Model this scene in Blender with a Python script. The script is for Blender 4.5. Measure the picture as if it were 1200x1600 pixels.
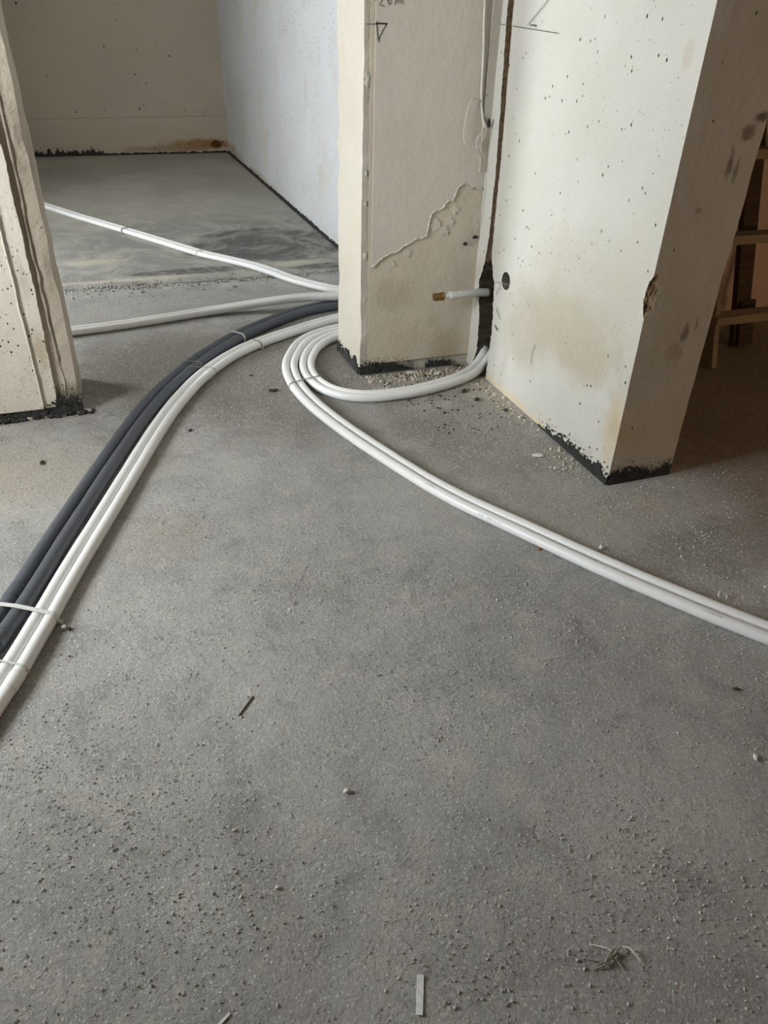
import bpy, bmesh, math, random
from mathutils import Vector, Matrix, noise

for _o in list(bpy.data.objects):
    bpy.data.objects.remove(_o, do_unlink=True)
scene = bpy.context.scene
C = scene.collection

# ------------------------------------------------------------------ camera
cam_data = bpy.data.cameras.new('camera')
cam = bpy.data.objects.new('camera', cam_data)
C.objects.link(cam)
cam_data.sensor_fit = 'HORIZONTAL'
cam_data.sensor_width = 36.0
cam_data.lens = 36.0 * 1165.0 / 1200.0
cam_data.clip_start = 0.02
CX = Vector((0.9402582, -0.3393008, 0.0280995))
CY = Vector((0.1660466, 0.5290602, 0.8321802))
CZ = Vector((-0.2972257, -0.7777984, 0.5537929))
cam.matrix_world = Matrix(((CX.x, CY.x, CZ.x, 0.0), (CX.y, CY.y, CZ.y, 0.0), (CX.z, CY.z, CZ.z, 1.4), (0, 0, 0, 1)))
scene.camera = cam

# ------------------------------------------------------------------ sky and daylight
world = bpy.data.worlds.new('overcast_sky')
scene.world = world
world.use_nodes = True
_bg = world.node_tree.nodes['Background']
_bg.inputs['Color'].default_value = (0.925, 0.972, 1.0, 1.0)
_bg.inputs['Strength'].default_value = 31.0

# window openings (x of the wall, y0, y1, z0, z1) in the left walls; a portal in each guides the sky light in
WINDOWS = [(-1.65, 1.45, 2.45, 0.75, 2.0), (-2.3, 4.3, 5.6, 0.65, 1.95)]
LEFT_X = -2.3
for wx, y0, y1, z0, z1 in WINDOWS:
    ld = bpy.data.lights.new('window_portal', 'AREA')
    ld.shape = 'RECTANGLE'
    ld.size = z1 - z0
    ld.size_y = y1 - y0
    ld.cycles.is_portal = True
    lo = bpy.data.objects.new('window_portal', ld)
    C.objects.link(lo)
    lo.location = (wx - 0.44, (y0 + y1) / 2, (z0 + z1) / 2)
    lo.rotation_euler = (0, -math.pi / 2, 0)

scene.view_settings.view_transform = 'Standard'
scene.view_settings.look = 'None'
scene.view_settings.gamma = 1.0
scene.view_settings.use_curve_mapping = False
scene.view_settings.exposure = 0.06

random.seed(7)

# ------------------------------------------------------------------ helpers
def tag(o, label=None, cat=None, group=None, kind=None):
    if label: o['label'] = label
    if cat: o['category'] = cat
    if group: o['group'] = group
    if kind: o['kind'] = kind
    return o

def obj(name, me, mat=None, parent=None):
    o = bpy.data.objects.new(name, me)
    C.objects.link(o)
    if mat is not None and not me.materials:
        me.materials.append(mat)
    if parent is not None:
        o.parent = parent
    return o

def mesh(name, verts, faces, mat=None, smooth=False):
    me = bpy.data.meshes.new(name)
    me.from_pydata([tuple(v) for v in verts], [], faces)
    me.update()
    if smooth:
        for p in me.polygons: p.use_smooth = True
    if mat: me.materials.append(mat)
    return me

def empty(name, loc=(0, 0, 0)):
    o = bpy.data.objects.new(name, None)
    o.location = loc
    C.objects.link(o)
    return o

def nz(p, f, seed=0.0):
    return noise.noise(Vector((p[0] * f + seed, p[1] * f - seed * 1.7, p[2] * f + seed * 0.6)))

# ---- materials
class NT:
    """small node-tree builder"""
    def __init__(self, name):
        self.m = bpy.data.materials.new(name)
        self.cache = {}
        self.m.use_nodes = True
        self.t = self.m.node_tree
        self.b = self.t.nodes['Principled BSDF']
        tc = self.t.nodes.new('ShaderNodeNewGeometry')
        self.pos = tc.outputs['Position']
    def node(self, typ, **kw):
        n = self.t.nodes.new(typ)
        for k, v in kw.items(): setattr(n, k, v)
        return n
    def link(self, a, b): self.t.links.new(a, b)
    def put(self, sock, v):
        if hasattr(v, 'links') or isinstance(v, bpy.types.NodeSocket): self.link(v, sock)
        else: sock.default_value = v
    def scaled(self, s, loc=(0, 0, 0), rot=(0, 0, 0)):
        n = self.node('ShaderNodeMapping')
        self.link(self.pos, n.inputs['Vector'])
        n.inputs['Scale'].default_value = s if isinstance(s, tuple) else (s, s, s)
        n.inputs['Location'].default_value = loc
        n.inputs['Rotation'].default_value = rot
        return n.outputs['Vector']
    def noise(self, s, detail=4, rough=0.55, loc=(0, 0, 0), dist=0.0, rot=(0, 0, 0)):
        key = (s, detail, rough, loc, dist, rot)
        if key in self.cache: return self.cache[key]
        n = self.node('ShaderNodeTexNoise')
        self.link(self.scaled(s, loc, rot), n.inputs['Vector'])
        n.inputs['Scale'].default_value = 1.0
        n.inputs['Detail'].default_value = detail
        n.inputs['Roughness'].default_value = rough
        n.inputs['Distortion'].default_value = dist
        self.cache[key] = n.outputs['Fac']
        return n.outputs['Fac']
    def voronoi(self, s, loc=(0, 0, 0)):
        n = self.node('ShaderNodeTexVoronoi')
        self.link(self.scaled(s, loc), n.inputs['Vector'])
        n.inputs['Scale'].default_value = 1.0
        return n.outputs['Distance'], n.outputs['Color']
    def ramp(self, f, a, b, c0=0.0, c1=1.0, smooth=True):
        n = self.node('ShaderNodeMapRange')
        n.interpolation_type = 'SMOOTHSTEP' if smooth else 'LINEAR'
        self.put(n.inputs['Value'], f)
        n.inputs['From Min'].default_value = a
        n.inputs['From Max'].default_value = b
        n.inputs['To Min'].default_value = c0
        n.inputs['To Max'].default_value = c1
        return n.outputs['Result']
    def math(self, op, a, b=0.0, c=None):
        n = self.node('ShaderNodeMath', operation=op)
        self.put(n.inputs[0], a)
        self.put(n.inputs[1], b)
        if c is not None: self.put(n.inputs[2], c)
        return n.outputs[0]
    def mix(self, f, a, b, blend='MIX'):
        n = self.node('ShaderNodeMix', data_type='RGBA', blend_type=blend)
        self.put(n.inputs[0], f)
        for i, v in ((6, a), (7, b)):
            self.put(n.inputs[i], (v[0], v[1], v[2], 1.0) if isinstance(v, tuple) else v)
        return n.outputs[2]
    def axis(self, i):
        n = self.node('ShaderNodeSeparateXYZ')
        self.link(self.pos, n.inputs[0])
        return n.outputs[i]
    def blob(self, c, r, wob=0.35, f=3.0, soft=0.35):
        """soft-edged patch at a place: c = centre, r = radii (None = any)"""
        s = tuple(0.0 if q is None else 1.0 / q for q in r)
        n = self.node('ShaderNodeMapping')
        self.link(self.pos, n.inputs['Vector'])
        n.inputs['Scale'].default_value = s
        n.inputs['Location'].default_value = tuple(-ci * si for ci, si in zip(c, s))
        l = self.node('ShaderNodeVectorMath', operation='LENGTH')
        self.link(n.outputs['Vector'], l.inputs[0])
        w = self.math('MULTIPLY_ADD', self.noise(f, 5, 0.6, loc=(3.1, 1.7, 0.4)), wob * 2, -wob)
        d = self.math('ADD', l.outputs['Value'], w)
        grain = self.noise(f * 7, 5, 0.72, loc=(0.7, 2.2, 1.1))
        d = self.math('ADD', d, self.math('MULTIPLY_ADD', grain, wob * 1.6, -wob * 0.8))
        return self.math('MULTIPLY', self.ramp(d, 1.0, 1.0 - soft), self.ramp(grain, 0.28, 0.5, 0.45, 1.0))
    def bump(self, h, dist, strength=1.0, prev=None):
        n = self.node('ShaderNodeBump')
        n.inputs['Distance'].default_value = dist
        n.inputs['Strength'].default_value = strength
        self.link(h, n.inputs['Height'])
        if prev is not None: self.link(prev, n.inputs['Normal'])
        return n.outputs['Normal']
    def done(self, col, rough=0.8, normal=None, metal=0.0, spec=0.3):
        self.put(self.b.inputs['Base Color'], (col[0], col[1], col[2], 1.0) if isinstance(col, tuple) else col)
        self.put(self.b.inputs['Roughness'], rough)
        self.b.inputs['Metallic'].default_value = metal
        self.b.inputs['Specular IOR Level'].default_value = spec
        if normal is not None: self.link(normal, self.b.inputs['Normal'])
        return self.m

def specks(n, col, scale, size, keep, dark=(0.02, 0.018, 0.015), loc=(0, 0, 0)):
    """small pits in the plaster"""
    d, c = n.voronoi(scale, loc)
    s = n.node('ShaderNodeSeparateColor')
    n.link(c, s.inputs[0])
    rad = n.math('MULTIPLY', n.ramp(s.outputs[0], keep, 1.0, 0.0, 1.0, False), size)
    m = n.math('LESS_THAN', d, rad)
    clus = n.ramp(n.noise(2.3, 2, 0.5, loc=loc), 0.4, 0.55)
    m = n.math('MULTIPLY', m, clus)
    return n.mix(m, col, dark), m

def plaster(name, base, alt, stain, stain_amt=0.5, pit=(55, 0.16, 0.55), rough=0.75, rel=0.003, lower=None, extra=None, seed=0.0):
    n = NT(name)
    L = (seed * 3.7, seed * 1.3, seed * 2.1)
    col = n.mix(n.ramp(n.noise(1.6, 5, 0.6, L), 0.35, 0.7), base, alt)
    st = n.ramp(n.noise(2.6, 6, 0.62, (L[0] + 5, L[1], L[2]), 0.6), 0.52, 0.72)
    if lower is not None:
        st = n.math('MULTIPLY', st, n.ramp(n.axis(2), lower[1], lower[0]))
    col = n.mix(n.math('MULTIPLY', st, stain_amt), col, stain)
    col = n.mix(n.math('MULTIPLY', n.ramp(n.noise(38, 4, 0.7, L), 0.5, 0.8), 0.12), col, tuple(c * 0.6 for c in base))
    if extra: col = extra(n, col)
    s = pit[0]
    col, m1 = specks(n, col, (s, s, s * 0.62), pit[1], pit[2], loc=L)
    col, m2 = specks(n, col, (s * 2.1, s * 2.1, s * 1.4), pit[1], pit[2] + 0.1, dark=(0.06, 0.05, 0.04), loc=(L[0] + 9, L[1], L[2]))
    h = n.noise(7, 6, 0.6, L)
    nrm = n.bump(h, rel * 3)
    nrm = n.bump(n.noise(60, 4, 0.7, L), rel, 0.5, nrm)
    nrm = n.bump(n.math('SUBTRACT', 1.0, m1), 0.003, 0.6, nrm)
    return n.done(col, rough, nrm)

def simple(name, col, rough=0.6, metal=0.0, var=0.15, f=40.0, bump=0.0, spec=0.4):
    n = NT(name)
    c = n.mix(n.ramp(n.noise(f, 4, 0.6), 0.3, 0.75), col, tuple(x * (1 - var * 2) for x in col))
    nrm = n.bump(n.noise(f * 2.5, 4, 0.65), bump) if bump else None
    return n.done(c, rough, nrm, metal, spec)

# ---- floors
def floor_material():
    n = NT('rough_concrete')
    g = n.noise(1.1, 6, 0.6)
    col = n.mix(n.ramp(g, 0.34, 0.66), (0.47, 0.472, 0.46), (0.66, 0.658, 0.635))
    # sandy dust lying about
    sand = n.ramp(n.noise(2.1, 7, 0.68, (4, 2, 0), 0.7), 0.55, 0.78)
    col = n.mix(n.math('MULTIPLY', sand, 0.8), col, (0.68, 0.64, 0.54))
    mott = n.noise(7, 7, 0.7, (1, 8, 0), 0.4)
    col = n.mix(n.ramp(mott, 0.5, 0.7, 0.0, 0.75), col, (0.74, 0.71, 0.64))
    col = n.mix(n.ramp(mott, 0.5, 0.3, 0.0, 0.7), col, (0.31, 0.306, 0.29))
    # pale trowel scratches in front of the coil
    scr = n.ramp(n.noise((14, 85, 1), 4, 0.6, (0, 0, 0), 0.6, (0, 0, 0.55)), 0.6, 0.7)
    col = n.mix(n.math('MULTIPLY', n.math('MULTIPLY', scr, n.blob((1.25, 2.2, 0), (0.6, 0.75, None), 0.4, 4.0, 0.9)), 0.45), col, (0.62, 0.6, 0.54))
    for c, r, a in (((-0.35, 2.55, 0), (0.55, 0.35, None), 0.75), ((1.35, 3.0, 0), (0.33, 0.12, None), 0.9), ((1.5, 2.75, 0), (0.16, 0.35, None), 0.7),
                    ((1.55, 1.72, 0), (0.45, 0.14, None), 0.5), ((0.05, 2.05, 0), (0.22, 0.2, None), 0.55), ((0.95, 2.05, 0), (0.1, 0.3, None), 0.4)):
        col = n.mix(n.math('MULTIPLY', n.blob(c, r, 0.5, 4.0, 0.8), a), col, (0.58, 0.52, 0.41))
    for c, r, a in (((0.7, 3.35, 0), (1.5, 0.85, None), 0.95), ((1.3, 2.35, 0), (0.42, 0.62, None), 0.6), ((1.75, 1.45, 0), (0.55, 0.2, None), 0.6), ((0.2, 3.35, 0), (1.0, 0.5, None), 0.55), ((0.9, 2.75, 0), (0.7, 0.45, None), 0.4), ((0.35, 4.3, 0), (1.5, 0.42, None), 0.35), ((1.15, 2.55, 0), (0.22, 0.3, None), 0.35), ((0.1, 0.75, 0), (0.08, 0.34, None), 0.3)):
        col = n.mix(n.math('MULTIPLY', n.blob(c, r, 0.5, 4.0, 0.6), a), col, (0.25, 0.226, 0.182))
    # browner, darker tone in the right-hand corner beyond the wall
    col = n.mix(n.ramp(n.axis(0), 1.75, 2.15, 0.0, 0.8), col, (0.22, 0.145, 0.072))
    fine = n.noise(120, 5, 0.72)
    col = n.mix(n.ramp(fine, 0.44, 0.62, 0.0, 0.45), n.mix(0.3, col, (0.14, 0.138, 0.13)), n.mix(0.35, col, (0.7, 0.69, 0.66)))
    # scattered light and dark grains
    d, c = n.voronoi((150, 150, 150))
    s = n.node('ShaderNodeSeparateColor'); n.link(c, s.inputs[0])
    rad = n.math('MULTIPLY', n.ramp(s.outputs[0], 0.45, 1.0, 0.0, 0.46, False), 1.0)
    col = n.mix(n.math('MULTIPLY', n.math('LESS_THAN', d, rad), 0.6), col, (0.8, 0.79, 0.75))
    d2, c2 = n.voronoi((95, 95, 95), (3, 1, 0))
    s2 = n.node('ShaderNodeSeparateColor'); n.link(c2, s2.inputs[0])
    col = n.mix(n.math('MULTIPLY', n.math('LESS_THAN', d2, n.ramp(s2.outputs[1], 0.88, 1.0, 0.0, 0.26, False)), 0.6), col, (0.055, 0.052, 0.048))
    nrm = n.bump(n.noise(6, 5, 0.6), 0.010)
    nrm = n.bump(n.noise(24, 5, 0.65, (3, 3, 0)), 0.008, 0.8, nrm)
    nrm = n.bump(n.noise(75, 6, 0.72), 0.010, 1.0, nrm)
    nrm = n.bump(n.noise(260, 3, 0.7), 0.002, 0.8, nrm)
    return n.done(col, 0.6, nrm, 0.0, 0.45)

def back_floor_material():
    n = NT('smooth_screed')
    col = n.mix(n.ramp(n.noise((1.2, 1.0, 1), 7, 0.66), 0.35, 0.65), (0.42, 0.41, 0.36), (0.54, 0.525, 0.46))
    # troweled darker cement near the doorway
    tr = n.noise((2.6, 2.2, 1), 8, 0.7, (2, 0, 0), 1.6)
    near = n.ramp(n.axis(1), 7.2, 5.9)
    col = n.mix(n.math('MULTIPLY', near, 0.75), col, n.mix(n.ramp(tr, 0.4, 0.62), (0.22, 0.222, 0.213), (0.40, 0.395, 0.365)))
    for c, r in (((1.1, 5.5, 0), (0.62, 0.5, None)), ((1.45, 4.86, 0), (0.35, 0.07, None)), ((0.6, 4.95, 0), (0.5, 0.07, None))):
        col = n.mix(n.math('MULTIPLY', n.blob(c, r, 0.22, 2.5, 0.15), n.ramp(tr, 0.42, 0.6, 1.0, 0.45)), col, (0.12, 0.122, 0.116))
    for c, r in (((1.2, 4.98, 0), (0.35, 0.1, None)), ((-0.1, 5.3, 0), (0.3, 0.1, None)), ((0.1, 4.85, 0), (0.7, 0.05, None))):
        col = n.mix(n.math('MULTIPLY', n.blob(c, r, 0.5, 6.0, 0.7), 0.7), col, (0.58, 0.54, 0.44))
    col = n.mix(n.math('MULTIPLY', n.ramp(n.noise((9, 14, 6), 6, 0.72, (1, 3, 0), 0.8), 0.58, 0.72), 0.4), col, (0.6, 0.585, 0.54))
    nrm = n.bump(n.noise((5, 6, 3), 5, 0.6), 0.010)
    nrm = n.bump(n.noise(60, 4, 0.7), 0.003, 0.6, nrm)
    return n.done(col, 0.7, nrm, 0.0, 0.3)

M_floor = floor_material()
M_back_floor = back_floor_material()

def right_extra(n, col):
    for c, r, a, k in (((1.59, 2.25, 0.44), (None, 0.38, 0.2), 0.85, (0.41, 0.36, 0.265)), ((1.59, 2.6, 0.35), (None, 0.24, 0.22), 0.7, (0.41, 0.37, 0.285)),
                       ((1.59, 2.2, 0.6), (None, 0.45, 0.28), 0.6, (0.46, 0.435, 0.35)), ((1.59, 1.93, 0.2), (None, 0.06, 0.2), 0.5, (0.54, 0.41, 0.235)),
                       ((1.59, 2.0, 0.75), (None, 0.16, 0.22), 0.25, (0.54, 0.515, 0.425)), ((1.59, 2.7, 0.0), (None, 0.5, 0.035), 0.6, (0.6, 0.47, 0.27)),
                       ((1.59, 1.96, 1.33), (None, 0.03, 0.05), 0.5, (0.45, 0.38, 0.28))):
        col = n.mix(n.math('MULTIPLY', n.blob(c, r, 0.5, 6.0, 0.6), a), col, k)
    # brown scuffs on the end face
    for c, r, a, k in (((1.80, 1.895, 1.15), (0.035, 0.05, 0.03), 0.75, (0.1, 0.06, 0.03)), ((1.84, 1.895, 1.19), (0.03, 0.05, 0.02), 0.85, (0.05, 0.03, 0.02)),
                       ((1.77, 1.895, 1.07), (0.014, 0.05, 0.05), 0.7, (0.07, 0.05, 0.035)), ((1.80, 1.895, 1.05), (0.01, 0.05, 0.045), 0.6, (0.09, 0.07, 0.05)),
                       ((1.70, 1.895, 0.94), (0.02, 0.05, 0.012), 0.5, (0.16, 0.12, 0.08)), ((1.77, 1.895, 0.55), (0.018, 0.05, 0.04), 0.7, (0.1, 0.075, 0.05)),
                       ((1.81, 1.895, 0.58), (0.01, 0.05, 0.03), 0.6, (0.1, 0.075, 0.05)), ((1.75, 1.895, 0.48), (0.05, 0.05, 0.05), 0.35, (0.2, 0.15, 0.1))):
        col = n.mix(n.math('MULTIPLY', n.blob(c, r, 0.95, 26.0, 0.6), a), col, k)
    return col

def far_extra(n, col):
    for c, r, a, k in (((1.3, 9.74, 0.1), (0.6, None, 0.08), 0.95, (0.30, 0.15, 0.05)), ((0.9, 9.74, 0.06), (0.7, None, 0.05), 0.75, (0.34, 0.22, 0.12)), ((0.7, 9.74, 0.2), (1.0, None, 0.14), 0.35, (0.5, 0.42, 0.28))):
        col = n.mix(n.math('MULTIPLY', n.blob(c, r, 0.5, 5.0, 0.6), a), col, k)
    return col

def back_extra(n, col):
    for c, r, a, k in (((1.6, 9.3, 0.05), (None, 0.7, 0.12), 0.7, (0.42, 0.3, 0.17)), ((1.6, 7.9, 0.02), (None, 1.2, 0.07), 0.6, (0.5, 0.4, 0.27)), ((1.6, 9.0, 0.5), (None, 0.9, 0.5), 0.3, (0.5, 0.44, 0.34))):
        col = n.mix(n.math('MULTIPLY', n.blob(c, r, 0.6, 4.0, 0.7), a), col, k)
    return col

def strip_extra(n, col):
    for c, r, a, k in (((-0.235, 3.05, 0.30), (0.012, None, 0.22), 0.6, (0.13, 0.11, 0.085)), ((-0.24, 3.05, 0.75), (0.014, None, 0.3), 0.5, (0.2, 0.17, 0.13)), ((-0.23, 3.05, 1.2), (0.02, None, 0.1), 0.5, (0.2, 0.17, 0.13)),
                       ((-0.24, 3.05, 0.08), (0.08, None, 0.07), 0.6, (0.12, 0.1, 0.07))):
        col = n.mix(n.math('MULTIPLY', n.blob(c, r, 0.7, 14.0, 0.7), a), col, k)
    return col

def pier_extra(n, col):
    for c, r, a, k in (((-0.29, 3.05, 0.28), (0.03, None, 0.12), 0.6, (0.4, 0.3, 0.18)), ((-0.29, 3.05, 0.55), (0.02, None, 0.1), 0.35, (0.35, 0.3, 0.22))):
        col = n.mix(n.math('MULTIPLY', n.blob(c, r, 0.7, 10.0, 0.7), a), col, k)
    return col

def lower_extra(n, col):
    for c, r, a, k in (((1.45, 3.1, 0.08), (0.12, None, 0.16), 0.5, (0.36, 0.27, 0.15)), ((1.2, 3.1, 0.36), (0.14, None, 0.1), 0.4, (0.42, 0.36, 0.26))):
        col = n.mix(n.math('MULTIPLY', n.blob(c, r, 0.6, 7.0, 0.7), a), col, k)
    return col

CREAM = (0.70, 0.675, 0.60)
M_right = plaster('right_wall_plaster', (0.56, 0.545, 0.50), (0.51, 0.495, 0.44), (0.40, 0.36, 0.285), 0.9, (36, 0.13, 0.64), 0.62, 0.002, (0.15, 0.95), right_extra, 1.0)
M_column = plaster('column_plaster', (0.52, 0.485, 0.415), (0.475, 0.435, 0.365), (0.5, 0.42, 0.3), 0.4, (60, 0.14, 0.55), 0.75, 0.003, None, None, 2.0)
M_skin = plaster('upper_paint', (0.64, 0.60, 0.52), (0.60, 0.56, 0.48), (0.56, 0.51, 0.41), 0.35, (26, 0.08, 0.8), 0.6, 0.002, None, None, 3.0)
M_skin_low = plaster('bare_plaster', (0.63, 0.56, 0.45), (0.58, 0.51, 0.40), (0.47, 0.39, 0.27), 0.5, (34, 0.10, 0.7), 0.8, 0.003, None, lower_extra, 4.0)
M_back_right = plaster('side_plaster_sky_tint', (0.66, 0.68, 0.70), (0.63, 0.64, 0.645), (0.58, 0.53, 0.43), 0.5, (32, 0.2, 0.3), 0.7, 0.002, None, back_extra, 5.0)  # blue cast of the skylight is mixed into this base colour
M_far = plaster('far_wall_plaster', (0.54, 0.48, 0.385), (0.51, 0.45, 0.36), (0.52, 0.46, 0.34), 0.4, (18, 0.16, 0.6), 0.8, 0.002, None, far_extra, 6.0)
M_pier = plaster('pier_plaster', (0.68, 0.64, 0.555), (0.64, 0.595, 0.505), (0.5, 0.43, 0.32), 0.3, (66, 0.24, 0.12), 0.75, 0.003, None, pier_extra, 7.0)
M_strip = plaster('rough_mortar', (0.46, 0.405, 0.33), (0.36, 0.31, 0.245), (0.22, 0.185, 0.14), 0.6, (40, 0.12, 0.6), 0.9, 0.006, None, strip_extra, 8.0)
M_pink = plaster('dim_room_plaster', (0.80, 0.61, 0.50), (0.74, 0.56, 0.46), (0.4, 0.28, 0.18), 0.4, (22, 0.14, 0.7), 0.8, 0.002, None, None, 9.0)
M_shell = plaster('room_plaster', (0.37, 0.31, 0.235), (0.34, 0.28, 0.21), (0.3, 0.24, 0.18), 0.4, (20, 0.1, 0.8), 0.85, 0.002, None, None, 10.0)
M_ceiling = simple('ceiling_concrete', (0.34, 0.305, 0.255), 0.9, 0, 0.15, 3.0)
M_mortar = simple('broken_mortar', (0.30, 0.21, 0.12), 0.95, 0, 0.3, 60.0, 0.008)
M_void = simple('dark_masonry', (0.10, 0.082, 0.056), 0.95, 0, 0.3, 50.0, 0.008)  # very dark brown for the inside of the lower chase
M_hole = simple('drilled_block', (0.26, 0.24, 0.2), 0.95, 0, 0.3, 70.0, 0.004)
M_tar = simple('bitumen', (0.032, 0.032, 0.031), 0.7, 0, 0.3, 90.0, 0.003)
M_pencil = simple('pencil_line', (0.10, 0.095, 0.085), 0.8, 0, 0.2, 30.0)
M_tie = simple('white_nylon', (0.66, 0.66, 0.64), 0.4, 0, 0.08, 60.0)
M_tie_grey = simple('grey_nylon', (0.34, 0.335, 0.31), 0.45, 0, 0.1, 60.0)
M_wire = simple('bare_wire', (0.42, 0.415, 0.39), 0.35, 0.6, 0.1, 60.0)
M_cable = simple('cream_cable', (0.68, 0.65, 0.56), 0.5, 0, 0.1, 60.0)
M_brass = simple('dull_brass', (0.30, 0.17, 0.055), 0.42, 0.7, 0.25, 90.0, 0.001)
M_stub = simple('painted_pipe', (0.68, 0.67, 0.62), 0.45, 0, 0.12, 30.0)
M_stone = simple('grey_grit', (0.64, 0.63, 0.60), 0.85, 0, 0.3, 130.0)
M_white = simple('white_plaster_crumb', (0.82, 0.80, 0.76), 0.8, 0, 0.1, 120.0)
M_brownbit = simple('brown_debris', (0.085, 0.06, 0.035), 0.85, 0, 0.3, 90.0)
M_darkbit = simple('dark_debris', (0.05, 0.043, 0.034), 0.85, 0, 0.3, 90.0)
M_orange = simple('rust_orange_flake', (0.42, 0.17, 0.06), 0.8, 0, 0.2, 90.0)
M_red = simple('red_flake', (0.22, 0.03, 0.03), 0.7, 0, 0.2, 90.0)
M_plastic = simple('pale_plastic', (0.84, 0.86, 0.86), 0.4, 0, 0.12, 120.0)
M_fluff = simple('grey_fibre', (0.36, 0.335, 0.26), 0.9, 0, 0.2, 90.0)

def wood(name, a, b):
    n = NT(name)
    g = n.noise((4, 60, 60), 5, 0.6)
    col = n.mix(n.ramp(g, 0.3, 0.7), a, b)
    return n.done(col, 0.75, n.bump(g, 0.001))
M_wood = wood('weathered_wood', (0.34, 0.275, 0.19), (0.25, 0.195, 0.13))
M_wood_dark = wood('dark_timber', (0.10, 0.06, 0.03), (0.055, 0.032, 0.018))

def pipe_material(name, col, dirt, rib, rough, amt, ribs=0.5):
    n = NT(name)
    uv = n.node('ShaderNodeUVMap')
    sep = n.node('ShaderNodeSeparateXYZ'); n.link(uv.outputs['UV'], sep.inputs[0])
    t = n.math('ADD', n.math('MULTIPLY', sep.outputs[0], rib), n.math('MULTIPLY', sep.outputs[1], 6.2832))
    wave = n.math('SINE', t)
    c = n.mix(n.math('MULTIPLY', n.ramp(n.noise(9, 5, 0.65), 0.5, 0.8), amt), col, dirt)
    c = n.mix(n.math('MULTIPLY', n.ramp(n.noise(90, 3, 0.7), 0.66, 0.76), 0.25), c, dirt)
    nrm = n.bump(wave, 0.0005, ribs)
    nrm = n.bump(n.noise(30, 3, 0.6), 0.002, 0.4, nrm)
    return n.done(c, rough, nrm, 0.0, 0.45)
M_pipe = pipe_material('white_pipe_foil', (0.80, 0.805, 0.80), (0.5, 0.46, 0.38), 700.0, 0.38, 0.18, 0.12)
M_pipe_dark = pipe_material('grey_foam_sleeve', (0.085, 0.095, 0.112), (0.13, 0.13, 0.13), 900.0, 0.55, 0.35)

# ------------------------------------------------------------------ geometry builders
def grid_box(name, lo, hi, step, mat, amp=0.004, chip=0.0, fine=0.0012):
    """a wall block with shared, gently uneven faces and chipped vertical edges"""
    n = [max(1, round((hi[i] - lo[i]) / (step[i] if isinstance(step, tuple) else step))) for i in range(3)]
    verts, faces, key = [], [], {}
    def vid(i, j, k):
        q = (i, j, k)
        if q not in key:
            key[q] = len(verts)
            p = Vector([lo[a] + (hi[a] - lo[a]) * (i, j, k)[a] / n[a] for a in range(3)])
            v = p + noise.noise_vector(p * 2.1) * amp + noise.noise_vector(p * 13.0) * fine
            if chip and i in (0, n[0]) and j in (0, n[1]):
                c = max(0.0, nz(p, 9.0, 3.0) + 0.15 * nz(p, 40.0)) * chip
                v.x += c if i == 0 else -c
                v.y += c if j == 0 else -c
            verts.append(v)
        return key[q]
    for i in range(n[0]):
        for j in range(n[1]):
            faces.append((vid(i, j, 0), vid(i, j + 1, 0), vid(i + 1, j + 1, 0), vid(i + 1, j, 0)))
            faces.append((vid(i, j, n[2]), vid(i + 1, j, n[2]), vid(i + 1, j + 1, n[2]), vid(i, j + 1, n[2])))
    for i in range(n[0]):
        for k in range(n[2]):
            faces.append((vid(i, 0, k), vid(i + 1, 0, k), vid(i + 1, 0, k + 1), vid(i, 0, k + 1)))
            faces.append((vid(i, n[1], k), vid(i, n[1], k + 1), vid(i + 1, n[1], k + 1), vid(i + 1, n[1], k)))
    for j in range(n[1]):
        for k in range(n[2]):
            faces.append((vid(0, j, k), vid(0, j, k + 1), vid(0, j + 1, k + 1), vid(0, j + 1, k)))
            faces.append((vid(n[0], j, k), vid(n[0], j + 1, k), vid(n[0], j + 1, k + 1), vid(n[0], j, k + 1)))
    return mesh(name, verts, faces, mat)

def box_mesh(name, lo, hi, mat, bevel=0.0):
    bm = bmesh.new()
    bmesh.ops.create_cube(bm, size=1.0)
    for v in bm.verts:
        v.co = Vector([lo[a] + (hi[a] - lo[a]) * (v.co[a] + 0.5) for a in range(3)])
    if bevel:
        bmesh.ops.bevel(bm, geom=list(bm.edges), offset=bevel, segments=2, affect='EDGES', profile=0.7)
    me = bpy.data.meshes.new(name)
    bm.to_mesh(me); bm.free()
    me.materials.append(mat)
    return me

def carve(me, cutters):
    """cut recesses into a wall mesh; the recess keeps the cutter's material"""
    o = obj('carve_target', me)
    tmp = []
    for cm in cutters:
        co = obj('carve_tool', cm)
        tmp.append(co)
        m = o.modifiers.new('cut', 'BOOLEAN')
        m.operation = 'DIFFERENCE'
        m.solver = 'EXACT'
        m.material_mode = 'TRANSFER'
        m.object = co
    bpy.context.view_layer.update()
    dg = bpy.context.evaluated_depsgraph_get()
    out = bpy.data.meshes.new_from_object(o.evaluated_get(dg), preserve_all_data_layers=True, depsgraph=dg)
    bpy.data.objects.remove(o)
    for t in tmp: bpy.data.objects.remove(t)
    return out

def crsample(pts, step):
    P = [Vector(p) for p in pts]
    P = [P[0] * 2 - P[1]] + P + [P[-1] * 2 - P[-2]]
    out = []
    for i in range(1, len(P) - 2):
        a, b, c, d = P[i - 1], P[i], P[i + 1], P[i + 2]
        k = max(1, int((c - b).length / step))
        for s in range(k):
            t = s / k
            out.append(0.5 * ((2 * b) + (c - a) * t + (2 * a - 5 * b + 4 * c - d) * t * t + (3 * b - a - 3 * c + d) * t ** 3))
    out.append(P[-2])
    return out

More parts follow.
